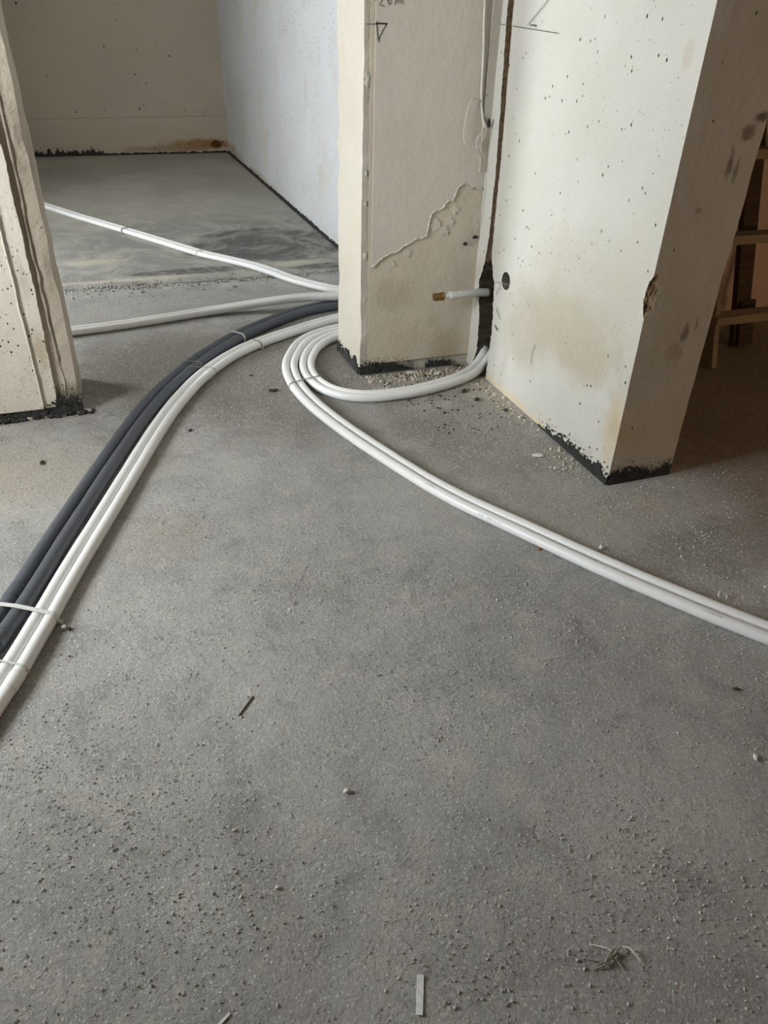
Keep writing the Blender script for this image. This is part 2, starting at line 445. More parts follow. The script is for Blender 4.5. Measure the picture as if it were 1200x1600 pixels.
def tube_mesh(name, pts, r, mat, segs=14, step=0.02, wob=0.0):
    S = crsample(pts, step)
    verts, faces, uvs = [], [], []
    up = Vector((0, 0, 1))
    L = 0.0
    n = len(S)
    rad = r if callable(r) else (lambda t: r)
    fr = None
    for i, p in enumerate(S):
        t = (S[min(i + 1, n - 1)] - S[max(i - 1, 0)]).normalized()
        if fr is None:
            fr = t.cross(up if abs(t.z) < 0.9 else Vector((1, 0, 0))).normalized()
        fr = (fr - t * fr.dot(t)).normalized()
        b = fr.cross(t)
        if i: L += (p - S[i - 1]).length
        for k in range(segs):
            a = 2 * math.pi * k / segs
            q = rad(i / (n - 1)) * (1 + (wob * nz(p, 18.0, k * 0.0) if wob else 0))
            verts.append(p + (fr * math.cos(a) + b * math.sin(a)) * q)
        uvs.append(L)
    for i in range(n - 1):
        for k in range(segs):
            k2 = (k + 1) % segs
            faces.append((i * segs + k, i * segs + k2, (i + 1) * segs + k2, (i + 1) * segs + k))
    nb = len(faces)
    faces.append(tuple(reversed(range(segs))))
    faces.append(tuple((n - 1) * segs + k for k in range(segs)))
    me = mesh(name, verts, faces, mat, True)
    uv = me.uv_layers.new(name='UVMap')
    for fi, poly in enumerate(me.polygons):
        if fi >= nb: continue
        i, k = divmod(fi, segs)
        for li, (ii, kk) in zip(poly.loop_indices, ((i, k), (i, k + 1), (i + 1, k + 1), (i + 1, k))):
            uv.data[li].uv = (uvs[ii], kk / segs)
    return me

def sheet_cols(name, us, lo, hi, place, thick, mat, parent=None):
    """a thin layer between two ragged edges: place(u, v, depth) -> point"""
    verts, faces = [], []
    for u in us:
        for v in (lo(u), hi(u)):
            for d in (0.0, thick): verts.append(place(u, v, d))
    for i in range(len(us) - 1):
        a, b = i * 4, (i + 1) * 4
        faces += [(a + 1, b + 1, b + 3, a + 3), (a, a + 1, b + 1, b)[::-1], (a + 2, a + 3, b + 3, b + 2), (a, b, b + 2, a + 2)[::-1]]
    e = (len(us) - 1) * 4
    faces += [(0, 1, 3, 2), (e, e + 2, e + 3, e + 1)]
    return obj(name, mesh(name, verts, faces, mat), None, parent)

def frange(a, b, s):
    n = max(2, int(round((b - a) / s)))
    return [a + (b - a) * i / n for i in range(n + 1)]

def pl(pts, u):
    if u <= pts[0][0]: return pts[0][1]
    for (a, b), (c, d) in zip(pts, pts[1:]):
        if u <= c: return b + (d - b) * (u - a) / (c - a)
    return pts[-1][1]

def tar_band(parent, origin, along, normal, length, height, thick=0.004, seed=0.0, splats=60, spread=0.05, mat=None):
    """ragged bitumen smear at the foot of a wall, with loose splashes above it"""
    o, t, nrm = Vector(origin), Vector(along).normalized(), Vector(normal).normalized()
    verts, faces = [], []
    us = frange(0, length, 0.0025)
    def top(u):
        h = height(u)
        q = 0.6 + 0.7 * noise.noise(Vector((u * 22 + seed, seed, 0))) + 0.3 * noise.noise(Vector((u * 60 + seed, seed, 4))) + 0.16 * noise.noise(Vector((u * 140 + seed, 2, seed)))
        return max(0.0015, h * q)
    for u in us:
        p = o + t * u
        for z in (-0.004, top(u)):
            for d in (-0.004, thick * (1.0 if z > 0 else 1.8)):
                verts.append(p + nrm * d + Vector((0, 0, z)))
    for i in range(len(us) - 1):
        a, b = i * 4, (i + 1) * 4
        faces += [(a + 1, b + 1, b + 3, a + 3), (a + 2, a + 3, b + 3, b + 2)]
    faces += [(0, 1, 3, 2), (len(verts) - 4, len(verts) - 2, len(verts) - 1, len(verts) - 3)]
    rnd = random.Random(int(seed * 100) + 5)
    for _ in range(splats):
        u = rnd.uniform(0, length)
        h = height(u)
        z = h * 0.45 + abs(rnd.gauss(0, 1)) * spread * 0.45
        s = rnd.uniform(0.0012, 0.0055) * (1.0 if z < h * 1.3 else 0.5)
        c = o + t * u + Vector((0, 0, z)) + nrm * (thick * 0.5)
        b = len(verts)
        k = 6
        for q in range(k):
            a = 2 * math.pi * q / k
            rr = s * rnd.uniform(0.6, 1.3)
            verts.append(c + t * (math.cos(a) * rr) + Vector((0, 0, math.sin(a) * rr * 1.4)))
        verts.append(c + nrm * 0.0012)
        faces += [(b + q, b + (q + 1) % k, b + k) for q in range(k)]
    return obj('tar_band', mesh('tar_band', verts, faces, mat or M_tar), None, parent)

def ribbon(parent, pts, w, normal, mat, name='pencil_mark'):
    """a drawn line lying on a wall"""
    nrm = Vector(normal).normalized()
    P = [Vector(p) for p in pts]
    verts, faces = [], []
    for i, p in enumerate(P):
        t = (P[min(i + 1, len(P) - 1)] - P[max(i - 1, 0)]).normalized()
        s = t.cross(nrm).normalized() * (w / 2)
        verts += [p - s, p + s, p - s + nrm * 0.0006, p + s + nrm * 0.0006]
    for i in range(len(P) - 1):
        a, b = i * 4, i * 4 + 4
        faces += [(a + 2, a + 3, b + 3, b + 2), (a, a + 2, b + 2, b), (a + 3, a + 1, b + 1, b + 3)]
    return obj(name, mesh(name, verts, faces, mat), None, parent)

def stone_mesh(name, r, mat, seed, flat=0.7, sub=1, stretch=(1, 1), rough=0.38, freq=1.7):
    bm = bmesh.new()
    bmesh.ops.create_icosphere(bm, subdivisions=sub, radius=1.0)
    for v in bm.verts:
        k = 1 + rough * noise.noise(v.co * freq + Vector((seed, seed * 2, 0)))
        v.co = Vector((v.co.x * k * r * stretch[0], v.co.y * k * r * stretch[1], v.co.z * k * r * flat))
    zmin = min(v.co.z for v in bm.verts)
    for v in bm.verts: v.co.z -= zmin
    me = bpy.data.meshes.new(name)
    bm.to_mesh(me); bm.free()
    me.materials.append(mat)
    return me

# ------------------------------------------------------------------ the setting
def struct(name, me, label=None, parent=None):
    o = obj(name, me, None, parent)
    tag(o, label, None, None, 'structure')
    return o

def floor_sheet(name, x0, x1, y0, y1, z, step, mat, amp, edge=None):
    nx, ny = int((x1 - x0) / step), int((y1 - y0) / step)
    verts, faces = [], []
    for j in range(ny + 1):
        for i in range(nx + 1):
            x, y = x0 + (x1 - x0) * i / nx, y0 + (y1 - y0) * j / ny
            if edge and j == 0:
                y += edge(x)
            h = amp * (nz((x, y, 0), 3.0) + 0.5 * nz((x, y, 0), 11.0))
            verts.append((x, y, z + h - abs(amp) * 0.8))
    for j in range(ny):
        for i in range(nx):
            a = j * (nx + 1) + i
            faces.append((a, a + 1, a + nx + 2, a + nx + 1))
    n = len(verts)
    ring = [i for i in range(nx + 1)] + [j * (nx + 1) + nx for j in range(1, ny + 1)] + [ny * (nx + 1) + i for i in range(nx - 1, -1, -1)] + [j * (nx + 1) for j in range(ny - 1, 0, -1)]
    for q in ring: verts.append((verts[q][0], verts[q][1], -0.12))
    k = len(ring)
    for q in range(k): faces.append((ring[(q + 1) % k], ring[q], n + q, n + (q + 1) % k))
    faces.append(tuple(n + q for q in range(k - 1, -1, -1)))
    return mesh(name, verts, faces, mat)

floor = struct('floor', floor_sheet('floor', LEFT_X, 4.6, -2.4, 5.0, 0.0, 0.04, M_floor, 0.0012), 'rough grey concrete floor strewn with grit in the front room')
floor_back = struct('floor_back', floor_sheet('floor_back', LEFT_X, 1.62, 4.74, 9.8, 0.006, 0.05, M_back_floor, 0.0012,
                    lambda x: 0.05 * nz((x, 0, 0), 3.0, 2.0) + 0.03 * nz((x, 0, 0), 17.0)), 'smoother pale cement floor of the back room beyond the doorway')

# right-hand wall stub, with the pipe chase, the drilled hole and the broken corner cut out of it
def prism_cutter(name, right, left, x0, x1, mat, step=0.006, jag=0.004, seed=0.0):
    z0, z1 = right[0][0], right[-1][0]
    zs = frange(z0, z1, step)
    prof = [(pl(right, z) + jag * (nz((0, z, 1), 40.0, seed) + 0.6 * nz((0, z, 1), 120.0, seed)), z) for z in zs]
    prof += [(pl(left, z) + jag * 1.6 * (nz((3, z, 1), 30.0, seed) + 0.7 * nz((3, z, 1), 110.0, seed)), z) for z in reversed(zs)]
    n = len(prof)
    verts = [(x0, y, z) for y, z in prof] + [(x1, y, z) for y, z in prof]
    faces = [tuple(range(n)), tuple(range(2 * n - 1, n - 1, -1))]
    faces += [(i, i + n, (i + 1) % n + n, (i + 1) % n) for i in range(n)]
    me = mesh(name, verts, faces, mat)
    bm = bmesh.new(); bm.from_mesh(me)
    bmesh.ops.recalc_face_normals(bm, faces=bm.faces)
    bm.to_mesh(me); bm.free()
    return me

def ellipsoid_cutter(c, r, mat, rough, f, sub=4):
    bm = bmesh.new()
    bmesh.ops.create_icosphere(bm, subdivisions=sub, radius=1.0)
    for v in bm.verts:
        k = 1 + rough * noise.noise(v.co * f) + rough * 0.5 * noise.noise(v.co * f * 3)
        v.co = Vector([c[a] + v.co[a] * k * r[a] for a in range(3)])
    me = bpy.data.meshes.new('cutter'); bm.to_mesh(me); bm.free()
    me.materials.append(mat)
    return me

def cyl_cutter(c, r, x0, x1, mat, segs=32):
    verts = [(x, c[0] + r * math.cos(2 * math.pi * k / segs), c[1] + r * math.sin(2 * math.pi * k / segs)) for x in (x0, x1) for k in range(segs)]
    faces = [tuple(range(segs))[::-1], tuple(range(segs, 2 * segs))] + [(k, (k + 1) % segs, (k + 1) % segs + segs, k + segs) for k in range(segs)]
    me = mesh('cutter', verts, faces, mat)
    bm = bmesh.new(); bm.from_mesh(me); bmesh.ops.recalc_face_normals(bm, faces=bm.faces); bm.to_mesh(me); bm.free()
    return me

upper_chase = prism_cutter('cutter', [(0.5, 2.952), (0.7, 2.960), (0.924, 2.962), (1.2, 2.975), (1.46, 2.991), (2.62, 3.03)],
                           [(0.5, 3.012), (0.6, 2.996), (0.92, 2.998), (1.2, 3.018), (1.46, 3.038), (2.62, 3.075)], 1.5, 1.612, M_mortar, jag=0.003, seed=1.0)
lower_chase = prism_cutter('cutter', [(-0.06, 2.893), (0.1, 2.886), (0.224, 2.880), (0.3, 2.882), (0.36, 2.896), (0.433, 2.900), (0.47, 2.925), (0.53, 2.952), (0.575, 2.966)],
                           [(-0.06, 3.03), (0.03, 3.03), (0.10, 3.0), (0.178, 3.008), (0.30, 3.022), (0.37, 3.05), (0.42, 3.048), (0.47, 3.022), (0.53, 3.008), (0.575, 2.985)], 1.5, 1.68, M_void, jag=0.0055, seed=4.0)
stub_me = carve(grid_box('wall_right', (1.59, 1.895, -0.05), (1.865, 3.3, 2.6), (0.05, 0.03, 0.03), M_right, 0.003, 0.004, 0.0006),
                [upper_chase, lower_chase, cyl_cutter((2.803, 0.478), 0.037, 1.5, 1.72, M_hole), ellipsoid_cutter((1.583, 1.886, 0.685), (0.042, 0.032, 0.075), M_mortar, 0.22, 2.2)])
wall_right = struct('wall_right', stub_me, 'white plastered wall stub with a chased groove and a round drilled hole')

# column at the right of the doorway
wall_column = struct('wall_column', grid_box('wall_column', (1.04, 3.1, -0.05), (1.6, 3.44, 2.6), 0.03, M_column, 0.005, 0.012, 0.0012), 'cream plaster column with peeling paint beside the doorway')
face = lambda u, v, d: (u, 3.0955 - d, v)
face_t = lambda u, v, d: (v, 3.0955 - d, u)
sheet_cols('bare_plaster_layer', frange(0.045, 2.6, 0.008), lambda z: 1.074 - 0.007 * z + 0.004 * nz((z, 0, 0), 14.0) + 0.003 * nz((z, 1, 0), 55.0), lambda z: 1.592, face_t, 0.0035, M_skin_low, wall_column)
PEEL = [(1.083, 0.495), (1.10, 0.50), (1.15, 0.535), (1.22, 0.56), (1.29, 0.60), (1.335, 0.605), (1.342, 0.66), (1.352, 0.70), (1.40, 0.715), (1.425, 0.745), (1.45, 0.75), (1.462, 0.79), (1.50, 0.815), (1.53, 0.795), (1.592, 0.79)]
sheet_cols('paint_layer', frange(1.083, 1.590, 0.003), lambda u: pl(PEEL, u) + 0.010 * nz((u, 0, 0), 28.0) + 0.008 * nz((u, 4, 0), 90.0), lambda u: 2.6, lambda u, v, d: (u, 3.092 - d, v), 0.0045, M_skin, wall_column)
rim = [(u, 3.0875, pl(PEEL, u) + 0.010 * nz((u, 0, 0), 28.0) + 0.008 * nz((u, 4, 0), 90.0) + 0.003) for u in frange(1.086, 1.586, 0.006)]
obj('paint_rim', tube_mesh('paint_rim', rim, lambda t: 0.0042 * (0.8 + 0.9 * noise.noise(Vector((t * 45, 0, 0)))), M_skin, 8, 0.004), None, wall_column)
for z0 in (0.41, 0.23):
    rim = [(u, 3.0925, z0 + 0.05 * nz((u, z0, 0), 5.0) + 0.012 * nz((u, z0, 3), 40.0)) for u in frange(1.1, 1.55, 0.008)]
    obj('plaster_wrinkle', tube_mesh('plaster_wrinkle', rim, lambda t, z0=z0: max(0.0004, 0.0035 * noise.noise(Vector((t * 22, z0 * 50, 0)))), M_skin_low, 8, 0.006), None, wall_column)
# loose flakes left below the peeled edge
rf = random.Random(3)
for cx, cz, s in ((1.372, 0.655, 0.032), (1.415, 0.625, 0.026), (1.44, 0.66, 0.02), (1.25, 0.545, 0.02), (1.46, 0.71, 0.018), (1.18, 0.50, 0.016)):
    k = 14
    rr = [s * rf.uniform(0.55, 1.25) for _ in range(k)]
    ring = [(cx + rr[q] * math.cos(2 * math.pi * q / k), cz + rr[q] * math.sin(2 * math.pi * q / k) * 0.8) for q in range(k)]
    verts = [(a, 3.093, b) for a, b in ring] + [(a, 3.0885, b) for a, b in ring]
    faces = [tuple(range(k, 2 * k))] + [(q, (q + 1) % k, (q + 1) % k + k, q + k) for q in range(k)]
    obj('paint_flake', mesh('paint_flake', verts, faces, M_skin), None, wall_column)
# knocks on the column's corner
for z, s in ((1.17, 0.03), (0.855, 0.014), (0.74, 0.012), (0.52, 0.02), (0.33, 0.016), (0.315, 0.01)):
    me = stone_mesh('plaster_lump', s, M_column, z * 9, 0.9, 2, (0.55, 0.35))
    o = obj('plaster_lump', me, None, wall_column)
    o.location = (1.058, 3.099, z)

# left pier of the doorway
wall_pier = struct('wall_pier', grid_box('wall_pier', (LEFT_X, 3.062, -0.05), (-0.186, 3.4, 2.6), (0.03, 0.05, 0.02), M_strip, 0.006, 0.014, 0.0022), 'left doorway pier with a rough mortar edge')
edge_b = lambda z: -0.262 - 0.012 * (1 - min(1, z / 0.5)) + 0.006 * nz((z, 0, 2), 9.0) + 0.004 * nz((z, 3, 2), 45.0)
edge_a = lambda z: -0.328 + 0.004 * nz((z, 7, 2), 10.0) + 0.002 * nz((z, 3, 5), 60.0)
sheet_cols('plaster_edge_strip', frange(0.035, 2.6, 0.008), edge_a, edge_b, lambda u, v, d: (v, 3.064 - d, u), 0.018, M_pier, wall_pier)
sheet_cols('wall_plaster', frange(0.035, 2.6, 0.008), lambda z: LEFT_X, lambda z: edge_a(z) + 0.002, lambda u, v, d: (v, 3.064 - d, u), 0.0235, M_pier, wall_pier)
bead = [(edge_a(z) + 0.001, 3.0405, z) for z in frange(0.04, 2.55, 0.012)]
obj('plaster_bead', tube_mesh('plaster_bead', bead, lambda t: 0.0042 * (0.85 + 0.5 * noise.noise(Vector((t * 70, 0, 0)))), M_pier, 8, 0.012), None, wall_pier)
# ridges of mortar running up the rough edge
for x0, r in ((-0.236, 0.007),):
    pts = [(x0 + 0.016 * nz((z, x0 * 9, 0), 3.0) + 0.006 * nz((z, x0, 0), 17.0), 3.0615, z) for z in frange(0.02, 2.5, 0.06)]
    obj('mortar_ridge', tube_mesh('mortar_ridge', pts, lambda t, r=r: r * (0.75 + 0.5 * noise.noise(Vector((t * 60, r * 900, 0)))), M_strip, 8, 0.015), None, wall_pier)

# lintel, back room and shell
struct('trim_1', grid_box('lintel', (-0.19, 3.1, 2.2), (1.045, 3.4, 2.6), 0.1, M_column, 0.003), 'plaster lintel over the doorway')
wall_back_right = struct('wall_back_right', grid_box('wall_back_right', (1.598, 3.3, -0.05), (1.865, 9.9, 2.6), (0.1, 0.05, 0.05), M_back_right, 0.008, 0, 0.0008), 'white side wall of the back room pitted with specks, blue skylight tint in its colour')
wall_far = struct('wall_far', grid_box('wall_far', (LEFT_X, 9.75, -0.05), (1.7, 9.95, 2.6), 0.1, M_far, 0.006), 'dim beige far wall of the back room with a damp band')
sheet_cols('damp_plinth', frange(LEFT_X, 1.598, 0.02), lambda u: 0.0, lambda u: 0.375 + 0.012 * (u / 1.6) + 0.006 * nz((u, 0, 0), 12.0), lambda u, v, d: (u, 9.745 - d, v), 0.028, M_far, wall_far)
for cx, cz, s in ((0.72, 0.47, 0.10), (1.02, 0.46, 0.11), (1.3, 0.43, 0.06)):
    k = 16
    ring = [(cx + s * 1.5 * rf.uniform(0.7, 1.1) * math.cos(2 * math.pi * q / k), cz + s * 0.75 * rf.uniform(0.8, 1.1) * math.sin(2 * math.pi * q / k)) for q in range(k)]
    verts = [(a, 9.748, b) for a, b in ring] + [(a, 9.738, b) for a, b in ring]
    obj('lifted_paint', mesh('lifted_paint', verts, [tuple(range(k, 2 * k))] + [(q, (q + 1) % k, (q + 1) % k + k, q + k) for q in range(k)], M_far), None, wall_far)
wall_dim = struct('wall_dim', grid_box('wall_dim', (1.86, 3.32, -0.05), (4.6, 3.5, 2.6), 0.1, M_pink, 0.004), 'pinkish brown wall in the dark corner behind the ladder')
struct('wall_east', box_mesh('wall_east', (4.6, -2.5, -0.1), (4.75, 3.5, 2.6), M_shell), 'plain wall on the far right')
struct('wall_south', box_mesh('wall_south', (LEFT_X - 0.2, -2.55, -0.1), (4.75, -2.4, 2.6), M_shell), 'plain wall behind the viewer')
struct('ceiling', box_mesh('ceiling', (LEFT_X - 0.25, -2.6, 2.6), (4.8, 10.0, 2.75), M_ceiling), 'grey concrete ceiling')
# left walls, each pierced by its window opening
for (wx, y0, y1, z0, z1), (a, c), nm, lab in zip(WINDOWS, ((-2.5, 3.1), (3.3, 10.0)), ('wall_left', 'wall_back_left'), ('window wall on the left of the front room', 'window wall on the left of the back room')):
    wl = empty(nm, (wx, 0, 0)); tag(wl, lab, None, None, 'structure')
    for p, q, r, s in ((a, y0, -0.1, 2.6), (y1, c, -0.1, 2.6), (y0, y1, -0.1, z0), (y0, y1, z1, 2.6)):
        obj('wall_panel', box_mesh('wall_panel', (-0.45, p, r), (0, q, s), M_shell), None, wl)

# bitumen along the wall feet
tar_band(wall_right, (1.5885, 1.893, 0), (0, 1, 0), (-1, 0, 0), 0.50, lambda u: 0.045 * max(0.05, 1 - u / 0.5) + 0.02 * (u < 0.44), 0.004, 1.0, 160, 0.05)
tar_band(wall_right, (1.59, 1.893, 0), (1, 0, 0), (0, -1, 0), 0.272, lambda u: 0.036 + 0.014 * math.sin(u * 24), 0.004, 2.3, 520, 0.055)
tar_band(wall_column, (1.035, 3.095, 0), (1, 0, 0), (0, -1, 0), 0.27, lambda u: 0.046 * max(0.1, 1 - (u / 0.27) ** 2), 0.007, 3.1, 480, 0.05)
tar_band(wall_column, (1.37, 3.095, 0), (1, 0, 0), (0, -1, 0), 0.13, lambda u: 0.026, 0.008, 3.7, 90, 0.03)
tar_band(wall_column, (1.038, 3.10, 0), (0, 1, 0), (-1, 0, 0), 0.34, lambda u: 0.06, 0.006, 4.2, 30, 0.03)
tar_band(wall_pier, (-1.6, 3.046, 0), (1, 0, 0), (0, -1, 0), 1.34, lambda u: 0.045, 0.006, 5.0, 900, 0.05)
tar_band(wall_pier, (-0.28, 3.05, 0), (1, 0, 0), (0, -1, 0), 0.10, lambda u: 0.06, 0.010, 5.9, 260, 0.08)
tar_band(wall_back_right, (1.592, 3.5, 0.009), (0, 1, 0), (-1, 0, 0), 6.25, lambda u: 0.026, 0.006, 6.0, 300, 0.12)
tar_band(wall_far, (LEFT_X, 9.716, 0.009), (1, 0, 0), (0, -1, 0), 3.4, lambda u: 0.075 if u < 2.5 else 0.025, 0.004, 7.0, 320, 0.09)
tar_band(wall_far, (1.0, 9.716, 0.009), (1, 0, 0), (0, -1, 0), 0.6, lambda u: 0.022, 0.004, 7.6, 60, 0.2)

# broken mortar and bitumen lumps along the foot of the pier
rl = random.Random(31)
for q in range(60):
    x = -0.62 + 0.47 * (q / 59.0) + rl.uniform(-0.01, 0.01)
    s = rl.uniform(0.005, 0.014)
    o = obj('foot_lump', stone_mesh('foot_lump', s, M_tar if rl.random() < 0.75 else M_strip, q * 1.3, 0.75, 2, (1.5, 0.9), 0.6, 2.6), None, wall_pier)
    o.location = (x, 3.034 + rl.uniform(-0.016, 0.012), -0.002)

# stain of rust in the far corner
o = obj('rust_stain', stone_mesh('rust_stain', 0.05, simple('rust', (0.16, 0.06, 0.02), 0.9, 0, 0.3, 20.0), 2.0, 0.8, 2, (1.3, 0.3)), None, wall_far)
o.location = (1.46, 9.716, 0.06)

# pencil setting-out marks
xw, yw = 1.5855, 3.087
ribbon(wall_right, [(xw, 3.075 - 0.43 * t, 1.386 - 0.019 * t) for t in (0, 0.1)], 0.0025, (-1, 0, 0), M_pencil)
ribbon(wall_right, [(xw, 3.075 - 0.43 * t, 1.386 - 0.019 * t) for t in (0.24, 0.5, 0.75, 1)], 0.0022, (-1, 0, 0), M_pencil)
ribbon(wall_right, [(xw, 2.859, 1.387), (xw, 2.80, 1.422), (xw, 2.736, 1.461), (xw, 2.70, 1.482)], 0.002, (-1, 0, 0), M_pencil)
ribbon(wall_right, [(xw, 2.84, 1.386), (xw, 2.82, 1.388), (xw, 2.80, 1.384)], 0.004, (-1, 0, 0), M_pencil)
ribbon(wall_right, [(xw, 2.50, 0.31), (xw, 2.515, 0.27), (xw, 2.51, 0.22)], 0.002, (-1, 0, 0), M_pencil)
ribbon(wall_right, [(xw, 2.855, 0.345), (xw, 2.81, 0.31)], 0.003, (-1, 0, 0), M_pencil)
ribbon(wall_right, [(xw, 2.85, 0.27), (xw, 2.82, 0.255)], 0.005, (-1, 0, 0), M_pencil)
ribbon(wall_column, [(1.045, yw, 1.373), (1.128, yw, 1.375)], 0.0025, (0, -1, 0), M_pencil)
ribbon(wall_column, [(1.082, yw, 1.377), (1.127, yw, 1.376)], 0.005, (0, -1, 0), M_pencil)
ribbon(wall_column, [(1.086, yw, 1.383), (1.090, yw, 1.35), (1.096, yw, 1.318)], 0.0035, (0, -1, 0), M_pencil)
ribbon(wall_column, [(1.126, yw, 1.376), (1.108, yw, 1.35), (1.095, yw, 1.325)], 0.003, (0, -1, 0), M_pencil)
# the hand-written figures at the top
def scrawl(x, z, strokes):
    for s in strokes: ribbon(wall_column, [(x + a, yw, z + b) for a, b in s], 0.003, (0, -1, 0), M_pencil)
scrawl(1.095, 1.425, [[(0.0, 0.045), (0.012, 0.055), (0.02, 0.045), (0.012, 0.025), (0.0, 0.008), (0.02, 0.004)]])
scrawl(1.125, 1.430, [[(0.018, 0.05), (0.006, 0.035), (0.002, 0.015), (0.01, 0.004), (0.018, 0.012), (0.012, 0.022), (0.003, 0.016)]])
scrawl(1.155, 1.434, [[(0.0, 0.0), (0.006, 0.024), (0.010, 0.004), (0.016, 0.026), (0.020, 0.006), (0.026, 0.026), (0.032, 0.004)]])

# wall corner cable strip and cables
def cable(name, pts, r, mat, label, cat='cable', group=None, segs=8, step=0.01):
    o = obj(name, tube_mesh(name, pts, r, mat, segs, step))
    return tag(o, label, cat, group)

sheet_cols('corner_fillet', frange(0.86, 2.6, 0.01), lambda z: 1.553 + 0.012 * max(0, 1.1 - z) * 2 + 0.002 * nz((z, 0, 0), 30.0), lambda z: 1.592, lambda u, v, d: (v, 3.090 - d, u), 0.012, M_column, wall_column)
cable('cable', [(1.522, 3.0795, 2.55), (1.517, 3.0795, 1.7), (1.515, 3.0795, 1.46), (1.527, 3.0795, 1.3), (1.535, 3.0795, 1.15), (1.546, 3.0795, 1.08), (1.557, 3.068, 1.03)], 0.0055, M_cable, 'thick cream cable running straight down the column beside the corner')
cable('wire', [(1.560, 3.06, 1.03), (1.555, 3.075, 1.06), (1.545, 3.08, 1.10), (1.529, 3.076, 1.125), (1.494, 3.07, 1.134), (1.475, 3.066, 1.10), (1.464, 3.065, 1.03), (1.466, 3.065, 0.99), (1.481, 3.065, 0.967), (1.503, 3.065, 0.953), (1.527, 3.065, 0.955), (1.522, 3.062, 0.985), (1.535, 3.06, 1.005), (1.556, 3.058, 1.02)], 0.0024, M_cable, 'thin cream wire curled into a loop on the column')
cable('wire', [(1.560, 3.055, 1.04), (1.552, 3.058, 0.99), (1.537, 3.06, 0.955), (1.55, 3.064, 0.925), (1.566, 3.066, 0.87), (1.568, 3.066, 0.78), (1.566, 3.066, 0.745), (1.558, 3.07, 0.68), (1.545, 3.075, 0.64), (1.553, 3.079, 0.60), (1.545, 3.081, 0.58), (1.524, 3.081, 0.569)], 0.0018, M_wire, 'thin bare wire hanging crookedly below the loop')
for z, x in ((0.567, 1.521), (0.594, 1.566)):
    o = obj('tape_scrap', stone_mesh('tape_scrap', 0.011, M_tar, z * 20, 0.8, 1, (1.2, 0.5)))
    o.location = (x, 3.082, z - 0.008)
    tag(o, 'black tape scrap at the end of the hanging wire' if z < 0.58 else 'black tape scrap stuck beside the hanging wire near the groove', 'tape')
o = obj('tape_scrap', stone_mesh('tape_scrap', 0.013, M_tar, 3.0, 1.5, 1, (0.6, 0.5)))
o.location = (1.568, 3.056, 1.03); tag(o, 'black tape knot where the wire loop leaves the corner', 'tape')
cable('wire', [(1.64, 2.79, 0.458), (1.60, 2.815, 0.462), (1.583, 2.84, 0.462), (1.58, 2.87, 0.455)], 0.0016, M_wire, 'upper thin wire poking out of the drilled hole')
cable('wire', [(1.64, 2.80, 0.452), (1.595, 2.832, 0.452), (1.582, 2.848, 0.44), (1.58, 2.855, 0.405)], 0.0014, M_wire, 'lower thin wire poking out of the drilled hole')

# capped stub pipe in the groove
stub = empty('stub_pipe', (1.60, 3.012, 0.366)); tag(stub, 'short white pipe stub with a brass cap sticking out of the groove', 'pipe')
obj('pipe_body', tube_mesh('pipe_body', [(0.03, 0, -0.002), (0.015, 0, -0.001), (0, 0, 0), (-0.06, 0, 0.002), (-0.172, 0, -0.001)], 0.0182, M_stub, 16, 0.01), None, stub)
obj('pipe_neck', tube_mesh('pipe_neck', [(-0.165, 0, -0.001), (-0.18, 0, -0.001), (-0.205, 0, -0.002)], 0.0125, M_pipe, 14, 0.01), None, stub)
cap = obj('brass_cap', tube_mesh('brass_cap', [(-0.203, 0, -0.002), (-0.23, 0, -0.002), (-0.247, 0, -0.003)], 0.0172, M_brass, 6, 0.01), None, stub)
for p in cap.data.polygons: p.use_smooth = False
obj('cap_ring', tube_mesh('cap_ring', [(-0.201, 0, -0.002), (-0.207, 0, -0.002)], 0.0185, M_brass, 18, 0.005), None, cap)

